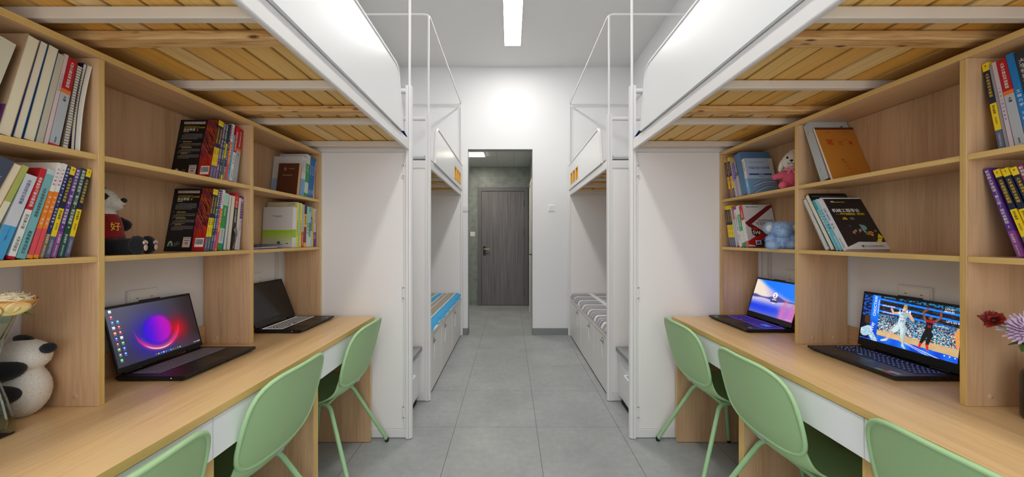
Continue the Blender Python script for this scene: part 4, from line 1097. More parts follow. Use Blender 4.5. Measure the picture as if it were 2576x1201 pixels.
S.book(16, .0300, .252, .18, [(0, WHT), (.35, (30, 60, 140)), (.6, WHT)], 'white book with a blue block at the photo edge of the upper rose bay', (('复变函数', .08, .34, (40, 50, 90)),))
# --- lower tier
S = Shelf(-1, -1.246, 1.055, 1.2465, '', 'books on the lower tier of the rose bay')
S.book(12, .0115, .262, .1835, NYS, 'navy and yellow course book leaning on the divider of the lower rose bay', NYT('2'))
S.book(12.4, .0125, .262, .1835, G4S, 'dark green listening course book with a white number four in the lower rose bay', VST('4'))
S.book(12.8, .0115, .262, .1835, P3S, 'purple listening course book with a white number three in the lower rose bay', VST('3'))
S.book(13, .0112, .262, .1835, NYS, 'navy and yellow course book between the purple and the blue and tan spines', NYT('4'))
S.book(13.2, .0085, .262, .1835, N2S, 'blue and tan listening course book with a white number two in the lower rose bay', VST('2'))
S.book(13.4, .0095, .268, .1835, OWS, 'white and orange workbook beside the blue and tan book in the lower rose bay', OWT)
S.book(13.6, .0095, .268, .1835, OWS, 'white and orange workbook with its cover showing behind the teal spine', OWT, cover=[(0, (222, 212, 200)), (.31, ORG), (.62, (226, 96, 70)), (.72, PINK), (.96, WHT)])
S.book(14.4, .0165, .246, .17, [(0, (190, 210, 206)), (.06, TEAL)], 'teal physics workbook in the lower rose bay', (('大学物理实验指导教程', .22, .55, (40, 60, 66)), ('高等教育出版社', .70, .95, (40, 60, 66))), cover=[(0, (180, 206, 204)), (.06, TEAL)])
S.book(14.8, .0125, .246, .17, RWS, 'red and white mathematics guide in front of the teal spine of the lower rose bay', RWT, cover=[(0, (160, 24, 36)), (.47, (176, 178, 182)), (.66, (164, 184, 192)), (.965, RED)])
S.book(16.5, .0220, .224, .165, [(0, (206, 210, 216)), (.62, (72, 160, 212))], 'short white and blue history textbook in the lower rose bay', (('中国近现代史纲要', .06, .36, (60, 70, 130)), ('（2023年版）', .64, .80, (30, 80, 160))), cover=[(0, (196, 200, 206)), (.62, (130, 178, 206))])
S.book(19.5, .0120, .252, .18, [(0, (172, 182, 96)), (.4, (226, 220, 190)), (.7, (196, 196, 90))], 'yellow green pictorial book in the lower rose bay', ())
S.book(20, .0150, .255, .18, [(0, (214, 160, 120))], 'orange covered book with cream page edges in the lower rose bay', flip=True)
S.book(20.5, .0260, .262, .1835, [(0, (66, 74, 92))], 'thick charcoal physics textbook with grey lettering in the lower rose bay', (('大学物理学教程（第四版）', .16, .80, (196, 200, 206)),), hard=.001)
S.book(21, .0180, .262, .1835, [(0, (216, 220, 214))], 'white book with blue lettering at the edge of the lower rose bay', (('线性代数辅导', .3, .7, (30, 80, 150)),))

# --- left shelf, middle bay: upper tier
S = Shelf(-1, -1.264, 1.677, 1.5515, '', 'books on the upper tier of the left middle bay')
S.book(9.6, .0256, .262, .165, RGS, 'grey computing textbook with a red title block leaning in the upper middle bay', RGT)
S.book(10, .0152, .272, .165, RWS, 'red and white mathematics guide beside the grey computing textbook, upper middle bay', RWT)
S.book(10.2, .0104, .225, .165, [(0, SKY)], 'low pale blue workbook in the upper middle bay of the left shelf', (('实验报告', .55, .85, (40, 80, 110)),))
S.book(10.2, .0128, .272, .165, OWS, 'white and orange workbook in the upper middle bay of the left shelf', OWT)
S.book(10.4, .0098, .266, .165, N2S, 'blue and tan listening course book, upper middle bay of the left shelf', VST('2'))
S.book(10.4, .0092, .262, .165, [(0, NAVY), (.22, NAVY), (.34, YEL), (.6, SLATE), (.9, YEL)], 'upside down navy and yellow course book in the upper middle bay', (('综合教程', .40, .56, INK),))
S.book(10.6, .0128, .264, .165, G4S, 'dark green listening course book, upper middle bay of the left shelf', VST('4'))
S.book(10.8, .0122, .264, .165, P3S, 'purple listening course book, upper middle bay of the left shelf', VST('3'))
S.book(11, .0128, .264, .165, NYS, 'navy and yellow course book between the purple spine and the black cover, upper bay', NYT('4'))
S.book(11.2, .0128, .266, .1655, NYS, 'black backed course book with red feather art and a yellow number two', NYT('2'), cover=[(0, (17, 17, 22))], art=art_black('2'))
# lower tier
S = Shelf(-1, -1.264, 1.677, 1.2465, '', 'books on the lower tier of the left middle bay')
S.book(6, .0118, .252, .165, [(0, PURP), (.05, (190, 176, 214)), (.10, PURP), (.42, (206, 204, 222))], 'white and violet electronics textbook leaning on the divider in the panda bay', (('电路与电子技术', .06, .40, WHT), ('基础（第三版）', .45, .66, (80, 60, 130))))
S.book(6.4, .0146, .246, .165, [(0, (206, 180, 170))], 'cream paperback with page edges outward beside the violet spine', flip=True)
S.book(6.8, .0213, .262, .165, [(0, (200, 30, 46)), (.25, (44, 44, 48))], 'black programming book with a red spine head in the panda bay', (('51单片机', .05, .26, WHT), ('项目实战教程', .28, .52, (222, 222, 222))))
rib = MB(); rib.grid(lambda u, v: (-.004 - .012 * math.sin(math.pi * v) * (.4 + .6 * u), .002 + .016 * u + .003 * math.sin(v * 7), .006 + .105 * v - .02 * u * v), 6, 14, mat('grey ribbon cloth', (126, 122, 112), .8))
rib.build('ribbon', S.root, label='grey ribbon bookmark')
S.book(7.6, .0185, .250, .165, [(0, (196, 190, 176))], 'thick cream paged book in the panda bay of the left shelf', flip=True)
S.book(8.2, .0151, .252, .165, [(0, (80, 120, 190))], 'cream paged book with a blue cover line in the panda bay', flip=True)
S.book(9.4, .0241, .256, .165, [(0, (176, 214, 192)), (.22, (34, 150, 70)), (.62, (196, 204, 196)), (.88, (30, 150, 60))], 'green and white chemistry textbook in the panda bay', (('无机化学', .25, .40, WHT), ('教学研究出版社', .64, .84, (60, 140, 90))))
S.book(9.8, .0118, .270, .165, OWS, 'white and orange workbook in the panda bay of the left shelf', OWT)
S.book(10, .0101, .266, .165, P3S, 'purple listening course book in the panda bay of the left shelf', VST('3'))
S.book(10.2, .0123, .266, .165, G4S, 'dark green listening course book in the panda bay of the left shelf', VST('4'))
S.book(10.4, .0118, .266, .165, NYS, 'navy and yellow course book behind the black cover in the panda bay', NYT('3'))
S.book(10.7, .0118, .268, .1655, NYS, 'black backed course book with red feather art and a yellow number four', NYT('4'), cover=[(0, (17, 17, 22))], art=art_black('4'))

# --- left shelf, far bay: upper tier
S = Shelf(-1, -1.250, 2.282, 1.5515, '', 'books on the upper tier of the left far bay')
S.book(6, .0092, .245, .16, [(0, (214, 196, 164))], 'thin curved cream booklet beside the blue paperbacks', flip=True, bow=.010)
for k, l in enumerate(('blue mechanics paperback next to the thin curved booklet', 'blue mechanics paperback in the middle of three in the far bay', 'blue mechanics paperback next to the green and white book')):
    S.book(8, (.017, .017, .023)[k], .258, .165, [(0, BLU)], l, (('工程力学习题册', .18, .44, (210, 226, 240)), ('高教社', .80, .92, (210, 226, 240))))
S.book(8, .0373, .266, .17, [(0, (206, 222, 206)), (.22, (34, 160, 70)), (.66, (206, 222, 206)), (.91, (34, 160, 70))], 'tall green and white textbook with its pale cover showing above the switched off laptop', (('有机化学', .25, .42, WHT),), cover=[(0, (206, 204, 206))])
S.book(8.2, .0197, .242, .165, [(0, (216, 218, 224)), (.56, (120, 170, 214))], 'white and pale blue politics textbook beside the tall green and white textbook', (('思想道德与法治', .08, .40, (120, 120, 130)),))
S.book(8.4, .0197, .244, .175, [(0, (216, 218, 224)), (.56, (120, 170, 214))], 'white and pale blue politics textbook directly behind the brown notebook', (('毛泽东思想概论', .08, .40, (120, 120, 130)),), cover=[(0, (206, 204, 206)), (.56, (150, 184, 216))])
def art_note(b, F):
    g = C((178, 140, 116)); F.b.tube([F.P(.34 + .06 * math.cos(k * math.pi / 12), .82 + .055 * math.sin(k * math.pi / 12), 1) for k in range(24)], .0005, g, 5, closed=True)
    F.rect(.31, .37, .79, .85, g); F.lines(.46, .92, .815, .84, 1, g, 5, .7); F.lines(.18, .84, .605, .635, 1, g, 6, .7)
S.book(9, .0279, .192, .122, [(0, (84, 48, 30))], 'small brown notebook with a crest standing on the upper tier of the left far bay', cover=[(0, (84, 46, 28))], flip=True, name='notebook', cat='notebook', art=art_note, page=mat('tan pages', (214, 176, 140), .8))
# lower tier
S = Shelf(-1, -1.250, 2.282, 1.2465, '', 'books on the lower tier of the left far bay')
S.book(3, .0256, .244, .165, [(0, (214, 206, 218)), (.62, (96, 48, 160))], 'white and violet book leaning on the end panel above the switched off laptop', (('大学化学', .08, .40, (130, 110, 150)), ('习题解', .64, .80, WHT)))
S.book(3, .0162, .244, .165, [(0, (226, 210, 30))], 'thin bright yellow workbook beside the white and violet book', (('高等代数辅导', .3, .7, (90, 70, 30)),))
S.book(3, .0171, .250, .165, [(0, (178, 160, 200)), (.25, (110, 70, 160)), (.6, (196, 190, 206))], 'lilac and violet workbook beside the thin yellow one', (('概率论与统计', .3, .6, WHT),))
S.book(3, .0199, .252, .165, [(0, (90, 190, 120)), (.14, (150, 210, 206)), (.4, (70, 180, 100)), (.75, (206, 220, 212))], 'mint green workbook in the lower far bay of the left shelf', (('机械制图', .42, .62, (30, 90, 60)),))
S.book(3.2, .0228, .250, .165, [(0, (150, 206, 206)), (.5, (206, 214, 210))], 'pale teal workbook in the lower far bay of the left shelf', (('数据结构', .4, .7, (60, 80, 90)),))
S.book(3.4, .0256, .273, .165, [(0, (70, 20, 50)), (.26, (240, 190, 30)), (.55, (120, 40, 50)), (.90, (240, 170, 20))], 'tall maroon and yellow course book in the lower far bay', (('高级英语', .30, .5, INK),))
S.book(3.4, .0238, .258, .165, [(0, GRY), (.63, (230, 120, 50)), (.66, (186, 24, 40))], 'upside down grey and red computing textbook in the lower far bay', (('计算机基础教程', .68, .96, WHT),))
S.book(3.4, .0199, .264, .165, [(0, (236, 220, 40))], 'yellow reading workbook between the grey spine and the thin teal one', (('大学英语阅读', .4, .75, (90, 110, 30)),))
S.book(3.4, .0123, .262, .165, [(0, (130, 200, 210))], 'thin teal workbook between two yellow workbooks', ())
def art_cream(b, F):
    F.text('复习提纲', .80, .955, .011, C((90, 84, 70))); F.lines(.62, .98, .915, .935, 1, C((110, 100, 84)), 4, .5); F.rect(.08, .6, .925, .935, C((196, 186, 160)))
S.book(3.4, .0181, .266, .175, [(0, (236, 220, 40))], 'yellow spined workbook with a cream cover behind the white and green report', (('大学英语写作', .4, .75, (90, 110, 30)),), cover=[(0, (206, 194, 160))], art=art_cream)
S.book(3.4, .0171, .234, .172, [(0, (226, 226, 222)), (.55, (150, 196, 60)), (.75, (222, 222, 216))], 'white and green report right behind the front one in the lower far bay', ())
def art_report(b, F):
    n = 10
    for k in range(n):
        c = mixc((152, 192, 30), (206, 202, 196), (k / n) ** .8); F.rect(0, 1, .43 - .36 * (k + 1) / n, .43 - .36 * k / n, C(tuple(int(q) for q in c)))
    F.lines(.22, .82, .768, .785, 1, C((90, 80, 80)), 5, .7); F.lines(.36, .68, .742, .757, 1, C((90, 80, 80)), 6, .7)
    F.poly([(.55 + .055 * math.cos(k * math.pi / 10), .12 + .035 * math.sin(k * math.pi / 10)) for k in range(20)], C((70, 84, 84)), 3); F.barcode(.74, .90, .06, .125)
S.book(3.6, .0171, .234, .172, [(0, (226, 226, 222)), (.55, (150, 196, 60)), (.75, (222, 222, 216))], 'white and green report with its cover facing out in the lower far bay', (), cover=[(0, (206, 200, 196))], art=art_report)
t = thing('folder', 'flat blue document folder lying in the lower far bay of the left shelf', 'folder', (-1.335, 1.80, 1.2468))
b = MB(); fb = mat('blue folder plastic', (24, 40, 120), .35); b.box(-.085, .08, -.09, .150, 0, .003, fb); b.build('lower_cover', t, .001)
b = MB(); v = [(-.085, -.09, .012), (.08, -.09, .012), (.08, .150, .020), (-.085, .150, .020)]; v += [(x, y, z + .0025) for x, y, z in v]
b.add(v, [(0, 3, 2, 1), (4, 5, 6, 7), (0, 1, 5, 4), (1, 2, 6, 5), (2, 3, 7, 6), (3, 0, 4, 7)], fb); b.build('upper_cover', t, .0008)
b = MB(); b.box(-.08, .07, -.085, .12, .004, .0085, WHITE); b.build('papers', t)

# --- right shelf, far bay: upper tier
S = Shelf(1, 1.378, 2.282, 1.5515, '', 'books on the upper tier of the puppy bay')
S.book(14, .0147, .264, .165, NYS, 'navy and yellow course book leaning on the end panel of the puppy bay', NYT('1'))
S.book(14.2, .0140, .260, .165, [(0, (120, 24, 56)), (.6, (220, 90, 40))], 'maroon listening course book between two navy and yellow ones', VST('1'))
S.book(14.4, .0189, .264, .165, NYS, 'navy and yellow course book beside the maroon one in the puppy bay', NYT('2'))
S.book(14.6, .0154, .254, .165, [(0, (170, 184, 130)), (.2, LILAC), (.6, (190, 200, 150))], 'pale green and lilac workbook in the puppy bay', (('大学语文', .2, .45, WHT),))
S.book(14.8, .0168, .256, .165, [(0, (236, 140, 40)), (.14, (110, 70, 170)), (.55, (176, 150, 214))], 'violet workbook with an orange spine head in the puppy bay', (('大学英语词汇', .16, .52, WHT),))
S.book(15, .0196, .258, .165, [(0, (104, 112, 124)), (.5, (190, 190, 180))], 'grey spined theory textbook in the puppy bay', (('马克思主义原理', .06, .40, WHT),))
S.book(15.2, .0476, .266, .175, [(0, (84, 124, 168))], 'thick slate blue padded folder behind the white history textbook', name='folder', cat='folder', cover=[(0, (88, 128, 172))], bow=.004)
def art_hist(b, F):
    F.rect(0, 1, 0, .42, C((120, 160, 200)), 1)
    for k in range(7):
        pts = []
        for q in range(9):
            a = q / 8; pts.append((.16 + .84 * a, (.02 + .045 * k) + (.30 - .03 * k) * math.sin(a * 2.2) * (.6 + .05 * k)))
        F.poly(pts + [(u, v - .018 - .004 * (k % 3)) for u, v in reversed(pts)], C(((214, 218, 224), (96, 140, 186), (150, 176, 206), (150, 140, 146))[k % 4]), 2 + k % 2)
    F.rect(0, 1, .42, .98, C((176, 196, 222)), 4); F.rect(.86, 1, .42, .98, C((210, 204, 202)), 5)
    F.text('中国近现代史纲要', .47, .72, .0170, C((40, 70, 120)), sx=.92, l=6); F.rect(.08, .88, .515, .56, C((24, 70, 140)), 6); F.text('（2023年版）', .5, .537, .0065, C(WHT), l=7); F.text('马克思主义理论研究和建设工程重点教材', .44, .885, .0050, C((70, 90, 120)), l=6); F.text('本书编写组', .5, .47, .006, C((60, 80, 110)), l=6)
S.book(15.8, .0245, .224, .165, [(0, (226, 222, 222)), (.56, (120, 180, 220))], 'white and blue modern history textbook with its cover facing the puppy', (('中国近现代史纲要', .05, .34, (60, 80, 130)), ('高等教育', .62, .80, WHT)), cover=[(0, (190, 204, 222))], art=art_hist)
# lower tier
S = Shelf(1, 1.378, 2.282, 1.2465, '', 'books on the lower tier of the blue plush bay')
S.book(13.5, .0184, .264, .165, NYS, 'navy and yellow course book leaning on the end panel of the blue plush bay', NYT('2'))
S.book(13.6, .0168, .264, .165, NYS, 'navy and yellow course book, middle of three in the blue plush bay', NYT('3'))
S.book(13.7, .0200, .264, .165, NYS, 'navy and yellow course book beside the thin beige booklet', NYT('4'))
S.book(13.9, .0112, .250, .165, [(0, (206, 196, 176))], 'thin beige booklet between the yellow and the red spines', ())
S.book(14, .0168, .254, .165, [(0, (190, 40, 44)), (.30, (220, 170, 100)), (.36, (186, 190, 194)), (.96, RED)], 'red and grey computing textbook in the blue plush bay', (('大学计算机基础', .03, .28, WHT), ('高教', .88, .95, INK)))
S.book(14.2, .0256, .254, .165, [(0, (110, 60, 160)), (.08, (222, 220, 228))], 'white visual programming textbook with a violet spine head', (('VB程序设计', .16, .48, (90, 60, 150)), ('教程', .50, .60, (90, 60, 150)), ('清华社', .70, .84, (120, 110, 130))))
S.book(14.4, .0264, .256, .165, [(0, (220, 226, 220)), (.22, (40, 170, 80)), (.62, (220, 226, 220)), (.90, (40, 160, 70))], 'green and white management textbook in the blue plush bay', (('管理学原理', .24, .52, WHT), ('第四版', .54, .62, WHT)))
def art_sw(b, F):
    r_ = C((112, 26, 34)); k_ = C((34, 34, 38)); g = C((196, 194, 194))
    F.poly([(0, .56), (.10, .47), (1, .94), (1, 1.0), (.84, .97)], r_, 2); F.poly([(.10, .47), (.22, .53), (.74, .27), (1, .14), (1, .06), (.66, .24)], r_, 2); F.poly([(.0, .05), (.0, .12), (.52, .34), (.66, .26), (.22, .02)], C((176, 24, 36)), 2)
    F.poly([(.20, .0), (1, 0), (1, .20), (.74, .30)], k_, 3)
    F.text('SolidWorks', .70, .62, .018, C((40, 36, 38)), l=4); F.text('项目实践教程', .70, .545, .0195, C((40, 36, 38)), l=4); F.rect(.50, .92, .500, .504, C((90, 60, 60)), 4); F.text('主编', .85, .47, .008, C(INK), l=4); F.text('副主编', .80, .44, .008, C(INK), l=4)
    q = lambda u, v: (u, v)
    F.poly([(.17, .42), (.28, .44), (.42, .405), (.30, .385)], C((220, 40, 44)), 5); F.poly([(.17, .42), (.30, .385), (.30, .235), (.18, .28)], C((60, 16, 20)), 5); F.poly([(.30, .385), (.42, .405), (.42, .27), (.30, .235)], C((40, 12, 16)), 5)
    F.text('S', .235, .335, .030, C(WHT), l=7); F.text('W', .36, .325, .030, C(WHT), l=7)
    F.rect(.24, .42, .045, .14, C((226, 226, 230)), 6); F.poly([(.26, .06), (.40, .06), (.38, .125), (.28, .115)], C((40, 80, 180)), 7); F.text('高等职业教育规划教材', .34, .945, .007, C((60, 70, 70)), l=4); F.rect(.14, .18, .93, .96, C((50, 130, 120)), 4); F.text('电子工业出版社', .80, .035, .007, C((190, 190, 190)), l=5); F.text('视频讲解', .80, .15, .009, C(WHT), l=5)
S.book(15, .0280, .256, .176, [(0, (206, 40, 44)), (.30, (210, 50, 44)), (.36, (226, 222, 222)), (.86, (190, 110, 96))], 'grey modelling software textbook with dark red stripes beside the blue plush', (('SW教程', .10, .30, WHT),), cover=[(0, (204, 200, 200))], art=art_sw)

# --- right shelf, middle bay: binder and brown notebook above
S = Shelf(1, 1.386, 1.677, 1.5515, '', 'things leaning in the upper middle bay of the right shelf')
def clear(name, rgb, tr=.55):
    m, nt, b, N, L = nodes(name); b.inputs['Base Color'].default_value = lin(rgb) + (1,); b.inputs['Roughness'].default_value = .35; b.inputs['Transmission Weight'].default_value = tr; b.inputs['IOR'].default_value = 1.15
    return m
CLR = clear('clear frosted plastic', (222, 226, 226), .35)
y = S.place(19.0, .296, .038); a = R(19)
root = thing('ring_binder', 'clear plastic ring binder with steel rivets leaning behind the brown notebook', 'binder', group='things leaning in the upper middle bay of the right shelf')
M = Matrix((Vector((1, 0, 0)), Vector((0, math.cos(a), -math.sin(a))), Vector((0, math.sin(a), math.cos(a))))).transposed().to_4x4(); M.translation = Vector((1.386, y, 1.5521)); root.matrix_world = M
b = MB(); b.box(0, .0025, -.038, 0, 0, .296, CLR); b.build('spine', root, .001)
for yy in (-.0025, -.038):
    b = MB(); b.box(.0025, .17, yy, yy + .0025, 0, .296, CLR); b.build('cover', root)
for z in (.05, .243):
    b = MB(); b.lathe([(0, -.003), (.0035, -.0025), (.0045, 0)], (0, -.019, z), STEEL, 12, 'x'); b.build('rivet', root, label='steel rivet')
b = MB(); b.box(.012, .16, -.010, -.004, .004, .285, PAGEW); b.build('papers', root)
def art_bj(b, F):
    r_ = C((178, 34, 26)); F.rect(0, 1, .955, 1, C((104, 44, 26)), 1)
    F.text('笔', .26, .70, .034, r_); F.text('记', .52, .69, .024, r_); F.text('本', .78, .69, .024, r_); F.text('BI', .40, .755, .008, r_); F.text('JI BEN', .68, .755, .008, r_)
    F.text('SUPER', .30, .905, .007, C((140, 70, 30))); F.text('学生用品', .76, .905, .008, C((150, 60, 30)))
    for k, s_ in enumerate(('班级', '学号', '姓名', '科目')): F.text(s_, .42 + .03 * k, .36 - .055 * k, .0085, C((150, 66, 30)))
S.prev = (y, a, .296, .040)
S.book(20.5, .0100, .268, .176, [(0, (186, 120, 40))], 'brown paper notebook with red lettering in front of the clear binder', cover=[(0, (188, 122, 44))], flip=True, name='notebook', cat='notebook', art=art_bj, page=PAGEW)
clip = MB(); clip.tube([(.12, -.004, .262), (.12, -.012, .272), (.128, -.012, .275), (.130, -.003, .262)], .0012, BLACK, 6); clip.build('clip', S.root, label='black wire clip')
# lower tier
S = Shelf(1, 1.386, 1.677, 1.2465, '', 'things leaning in the lower middle bay of the right shelf')
r_ = S.book(27.5, .0170, .264, .1765, [(0, (196, 200, 204))], 'white wire bound notebook with a blue edge leaning on the divider', flip=True, name='spiral_notebook', cat='notebook', page=PAGEW, cover=[(0, (206, 208, 214))])
wire(r_, .019, .274, -.001, -1, 30, .007, mat('white plastic comb', (214, 210, 200), .4))
k_ = MB(); k_.box(-.0006, .004, -.0192, -.0168, .01, .18, mat('blue notebook edge', (40, 130, 180), .4)); k_.build('edge_strip', r_, label='blue edge strip')
r_ = S.book(28.3, .021, .284, .1765, [(0, (20, 21, 24))], 'black sketchbook with a wire coil along its top edge', flip=True, name='sketchbook', cat='sketchbook', cover=[(0, (20, 21, 25))], page=mat('sketch paper', (232, 226, 206), .8), hard=.001)
wire(r_, .021, .284, 0, -1, 26, .006, BLACK, True, .178)
kk = MB()
for i in range(26): kk.poly([(.012 + .154 * i / 25 - .0022, -.0213, .2675), (.012 + .154 * i / 25 + .0022, -.0213, .2675), (.012 + .154 * i / 25 + .0022, -.0213, .2725), (.012 + .154 * i / 25 - .0022, -.0213, .2725)], mat('punched hole', (120, 112, 100), .7))
kk.build('punched_holes', r_)
S.book(28.8, .0120, .256, .1765, [(0, (60, 160, 166)), (.2, (120, 190, 200))], 'teal drawing workbook behind the pale blue one under the clear binder', (('机械制图习题集', .3, .7, WHT),))
S.book(28.9, .0135, .258, .1765, [(0, (150, 204, 216)), (.5, (110, 186, 206))], 'pale blue drawing workbook behind the black engineering textbook', (('机械制图习题集', .22, .62, (30, 90, 130)), ('高等教育出版社', .74, .95, (220, 236, 240))))
def art_mech(b, F):
    F.rect(0, 1, .975, 1, C((216, 218, 222)), 1); F.rect(0, .045, 0, 1, C((216, 218, 222)), 1)
    F.poly([(0.045, 0), (1, 0), (1, .13), (.36, .135), (.045, .04)], C((214, 210, 212)), 2)
    F.text('机械工程导论', .46, .735, .0200, C((240, 240, 240))); F.text('——基于智能制造（第2版）', .52, .665, .0115, C(YEL), sx=.92)
    F.text('主编', .33, .59, .007, C(YEL)); F.lines(.40, .70, .583, .597, 1, C(GRY), 3, .8); F.text('副主编', .33, .565, .007, C(YEL)); F.lines(.40, .72, .558, .572, 1, C(GRY), 4, .8)
    F.rect(.20, .28, .90, .93, C((180, 170, 190)), 2); F.text('智能制造类系列教材', .40, .905, .006, C((200, 190, 60)))
    rnd = random.Random(4); cols = [(226, 120, 70), (240, 180, 40), (40, 60, 160), (90, 180, 190), (160, 200, 190), (120, 130, 60), (230, 130, 50), (60, 50, 40)]
    for k in range(34):
        u = .62 + rnd.gauss(0, .13); v = .33 + rnd.gauss(0, .055) - (u - .62) * .12; r = rnd.uniform(.012, .035)
        if not (.3 < u < .92 and .17 < v < .48): continue
        n = rnd.choice((4, 5, 6)); a0 = rnd.random() * 6
        F.poly([(u + r * 1.3 * math.cos(a0 + i * 6.283 / n), v + r * .9 * math.sin(a0 + i * 6.283 / n)) for i in range(n)], C(cols[k % 8]), 2 + k % 4)
    F.poly([(.60, .47), (.74, .42), (.72, .36), (.60, .38)], C((110, 160, 170)), 6)
    F.poly([(.80, .13), (.93, .29), (.99, .22), (.88, .12)], C((226, 214, 30)), 7); F.text('立体化', .895, .20, .008, C(INK), l=8); F.poly([(.76, .14), (.80, .13), (.82, .16)], C((40, 110, 200)), 7)
    F.text('电子工业出版社', .56, .055, .0085, C((60, 60, 66)), l=4); F.text('华信教育', .80, .055, .0085, C((60, 60, 66)), l=4); F.rect(.385, .425, .04, .075, C((60, 60, 66)), 4)
S.book(29.2, .0175, .260, .1765, [(0, (216, 218, 222))], 'black covered engineering introduction textbook with a white spine facing the aisle', (('机械工程导论', .20, .44, (40, 90, 160)), ('第二版', .50, .60, (60, 60, 70)), ('电子工业出版社', .78, .96, (60, 60, 70))), cover=[(0, (36, 32, 32))], art=art_mech)

# --- right shelf, bay by the vase
S = Shelf(1, 1.404, 1.055, 1.5515, '', 'books on the upper tier of the purple flower bay')
S.book(8, .0135, .268, .1585, NYS, 'navy and yellow course book leaning on the divider of the upper purple flower bay', NYT('4'))
S.book(8.2, .0060, .258, .1585, [(0, (150, 148, 150))], 'thin grey booklet beside the navy and yellow book of the purple flower bay', ())
S.book(8.4, .0085, .262, .1585, [(0, (206, 190, 196))], 'slim pale pink book in the upper purple flower bay', (('大学生心理健康教育', .3, .7, (120, 110, 150)),))
S.book(8.8, .0200, .262, .1585, RGS, 'grey computing textbook with a red title block in the upper purple flower bay', RGT)
S.book(9.2, .0150, .270, .1585, [(0, (20, 120, 190))], 'bright blue textbook beside the grey computing one of the purple flower bay', (('工程力学', .4, .6, WHT), ('习题册', .64, .8, WHT)))
S.book(9.6, .0220, .268, .1585, [(0, (46, 50, 56))], 'thick charcoal textbook in the upper purple flower bay', (('大学物理学', .08, .36, (200, 204, 206)), ('第四版', .5, .66, (200, 204, 206))))
S.book(10, .0180, .272, .1585, [(0, (150, 130, 190)), (.3, (206, 206, 206))], 'lilac and white textbook at the edge of the upper purple flower bay', (('无机化学', .04, .26, WHT),))
S = Shelf(1, 1.408, 1.055, 1.2465, '', 'books on the lower tier of the purple flower bay')
S.book(15.5, .0125, .268, .1545, P3S, 'purple listening course book leaning on the divider of the lower purple flower bay', VST('3'))
S.book(16.5, .0125, .262, .1545, NYS, 'navy and yellow course book right beside the leaning purple one', NYT('2'), gap=.006)
S.book(16.7, .0135, .262, .1545, NYS, 'navy and yellow course book, middle of three in the lower purple flower bay', NYT('3'), gap=.003)
S.book(16.9, .0135, .262, .1545, NYS, 'navy and yellow course book beside the maroon spine of the purple flower bay', NYT('4'), gap=.003)
S.book(17.1, .0125, .268, .1545, [(0, (130, 40, 80))], 'maroon listening course book in the lower purple flower bay', VST('1'))
S.book(17.3, .0140, .262, .1545, [(0, (120, 180, 130))], 'pale green workbook at the edge of the lower purple flower bay', ())
# ------------------------------------------------------------------ soft toys
def plush(name, rgb, rough=.95):
    m, nt, b, N, L = nodes(name)
    tc = N('TexCoord'); n = N('TexNoise'); n.inputs['Scale'].default_value = 240; n.inputs['Detail'].default_value = 3; L(tc.outputs['Object'], n.inputs['Vector'])
    rp = N('ValToRGB'); ramp(rp, [(.3, tuple(int(c * .93) for c in rgb)), (.7, rgb)]); L(n.outputs['Fac'], rp.inputs['Fac']); L(rp.outputs['Color'], b.inputs['Base Color'])
    b.inputs['Roughness'].default_value = rough; b.inputs['Sheen Weight'].default_value = .15
    bp = N('Bump'); bp.inputs['Strength'].default_value = .35; bp.inputs['Distance'].default_value = .002; L(n.outputs['Fac'], bp.inputs['Height']); L(bp.outputs['Normal'], b.inputs['Normal'])
    return m
PWHT = plush('white plush', (226, 222, 212)); PBLK = plush('black plush', (16, 16, 20)); PBLU = plush('pale blue plush', (166, 194, 230)); PPNK = plush('pink plush', (226, 96, 124)); PRED = plush('red knit', (142, 10, 20)); PPAD = plush('pale pink pad', (226, 196, 186)); PCRM = plush('cream plush', (232, 226, 214))
EYE = mat('black bead', (8, 8, 10), .15)
def merge_body(o, vox=.004, smooth=4):
    rm = o.modifiers.new('one surface', 'REMESH'); rm.mode = 'VOXEL'; rm.voxel_size = vox; rm.use_smooth_shade = True
    sm = o.modifiers.new('smooth', 'SMOOTH'); sm.iterations = smooth; sm.factor = .5
RZ = lambda a: Matrix.Rotation(a, 3, 'Z'); RY = lambda a: Matrix.Rotation(a, 3, 'Y'); RX = lambda a: Matrix.Rotation(a, 3, 'X')
# panda in a red jumper on the left shelf
t = thing('plush_panda', 'black and white plush panda in a red jumper sitting on the left shelf', 'soft toy', (-1.350, 1.166, 1.2466), (0, 0, R(30)))
b = MB(); b.ellipsoid((-.005, 0, .065), (.046, .052, .066), PWHT); b.ellipsoid((0, 0, .178), (.041, .045, .041), PWHT); b.ellipsoid((.030, 0, .170), (.025, .027, .022), PWHT); b.ellipsoid((0, 0, .13), (.036, .04, .03), PWHT)
merge_body(b.build('body', t))
b = MB(); b.ellipsoid((0, 0, .178), (.0415, .0455, .0415), PWHT, 24, 14); b.ellipsoid((.030, 0, .170), (.0255, .0275, .0225), PWHT); f = MB(); f.v, f.f, f.m, f.mats, f.sm = b.v, b.f, b.m, b.mats, b.sm
f.fuzz(PWHT, 2600, .004, .0007, 3); k = len(b.f) - 2600; f.f, f.m, f.sm = f.f[k:], f.m[k:], f.sm[k:]; f.build('head_fur', t)
b = MB(); b.ellipsoid((.054, 0, .182), (.008, .010, .008), EYE, 16, 10); b.build('nose', t)
b = MB(); b.tube([(.0545, -.006, .164), (.0562, 0, .161), (.0545, .006, .164)], .0016, mat('pink mouth', (190, 90, 96), .6), 6); b.build('mouth', t)
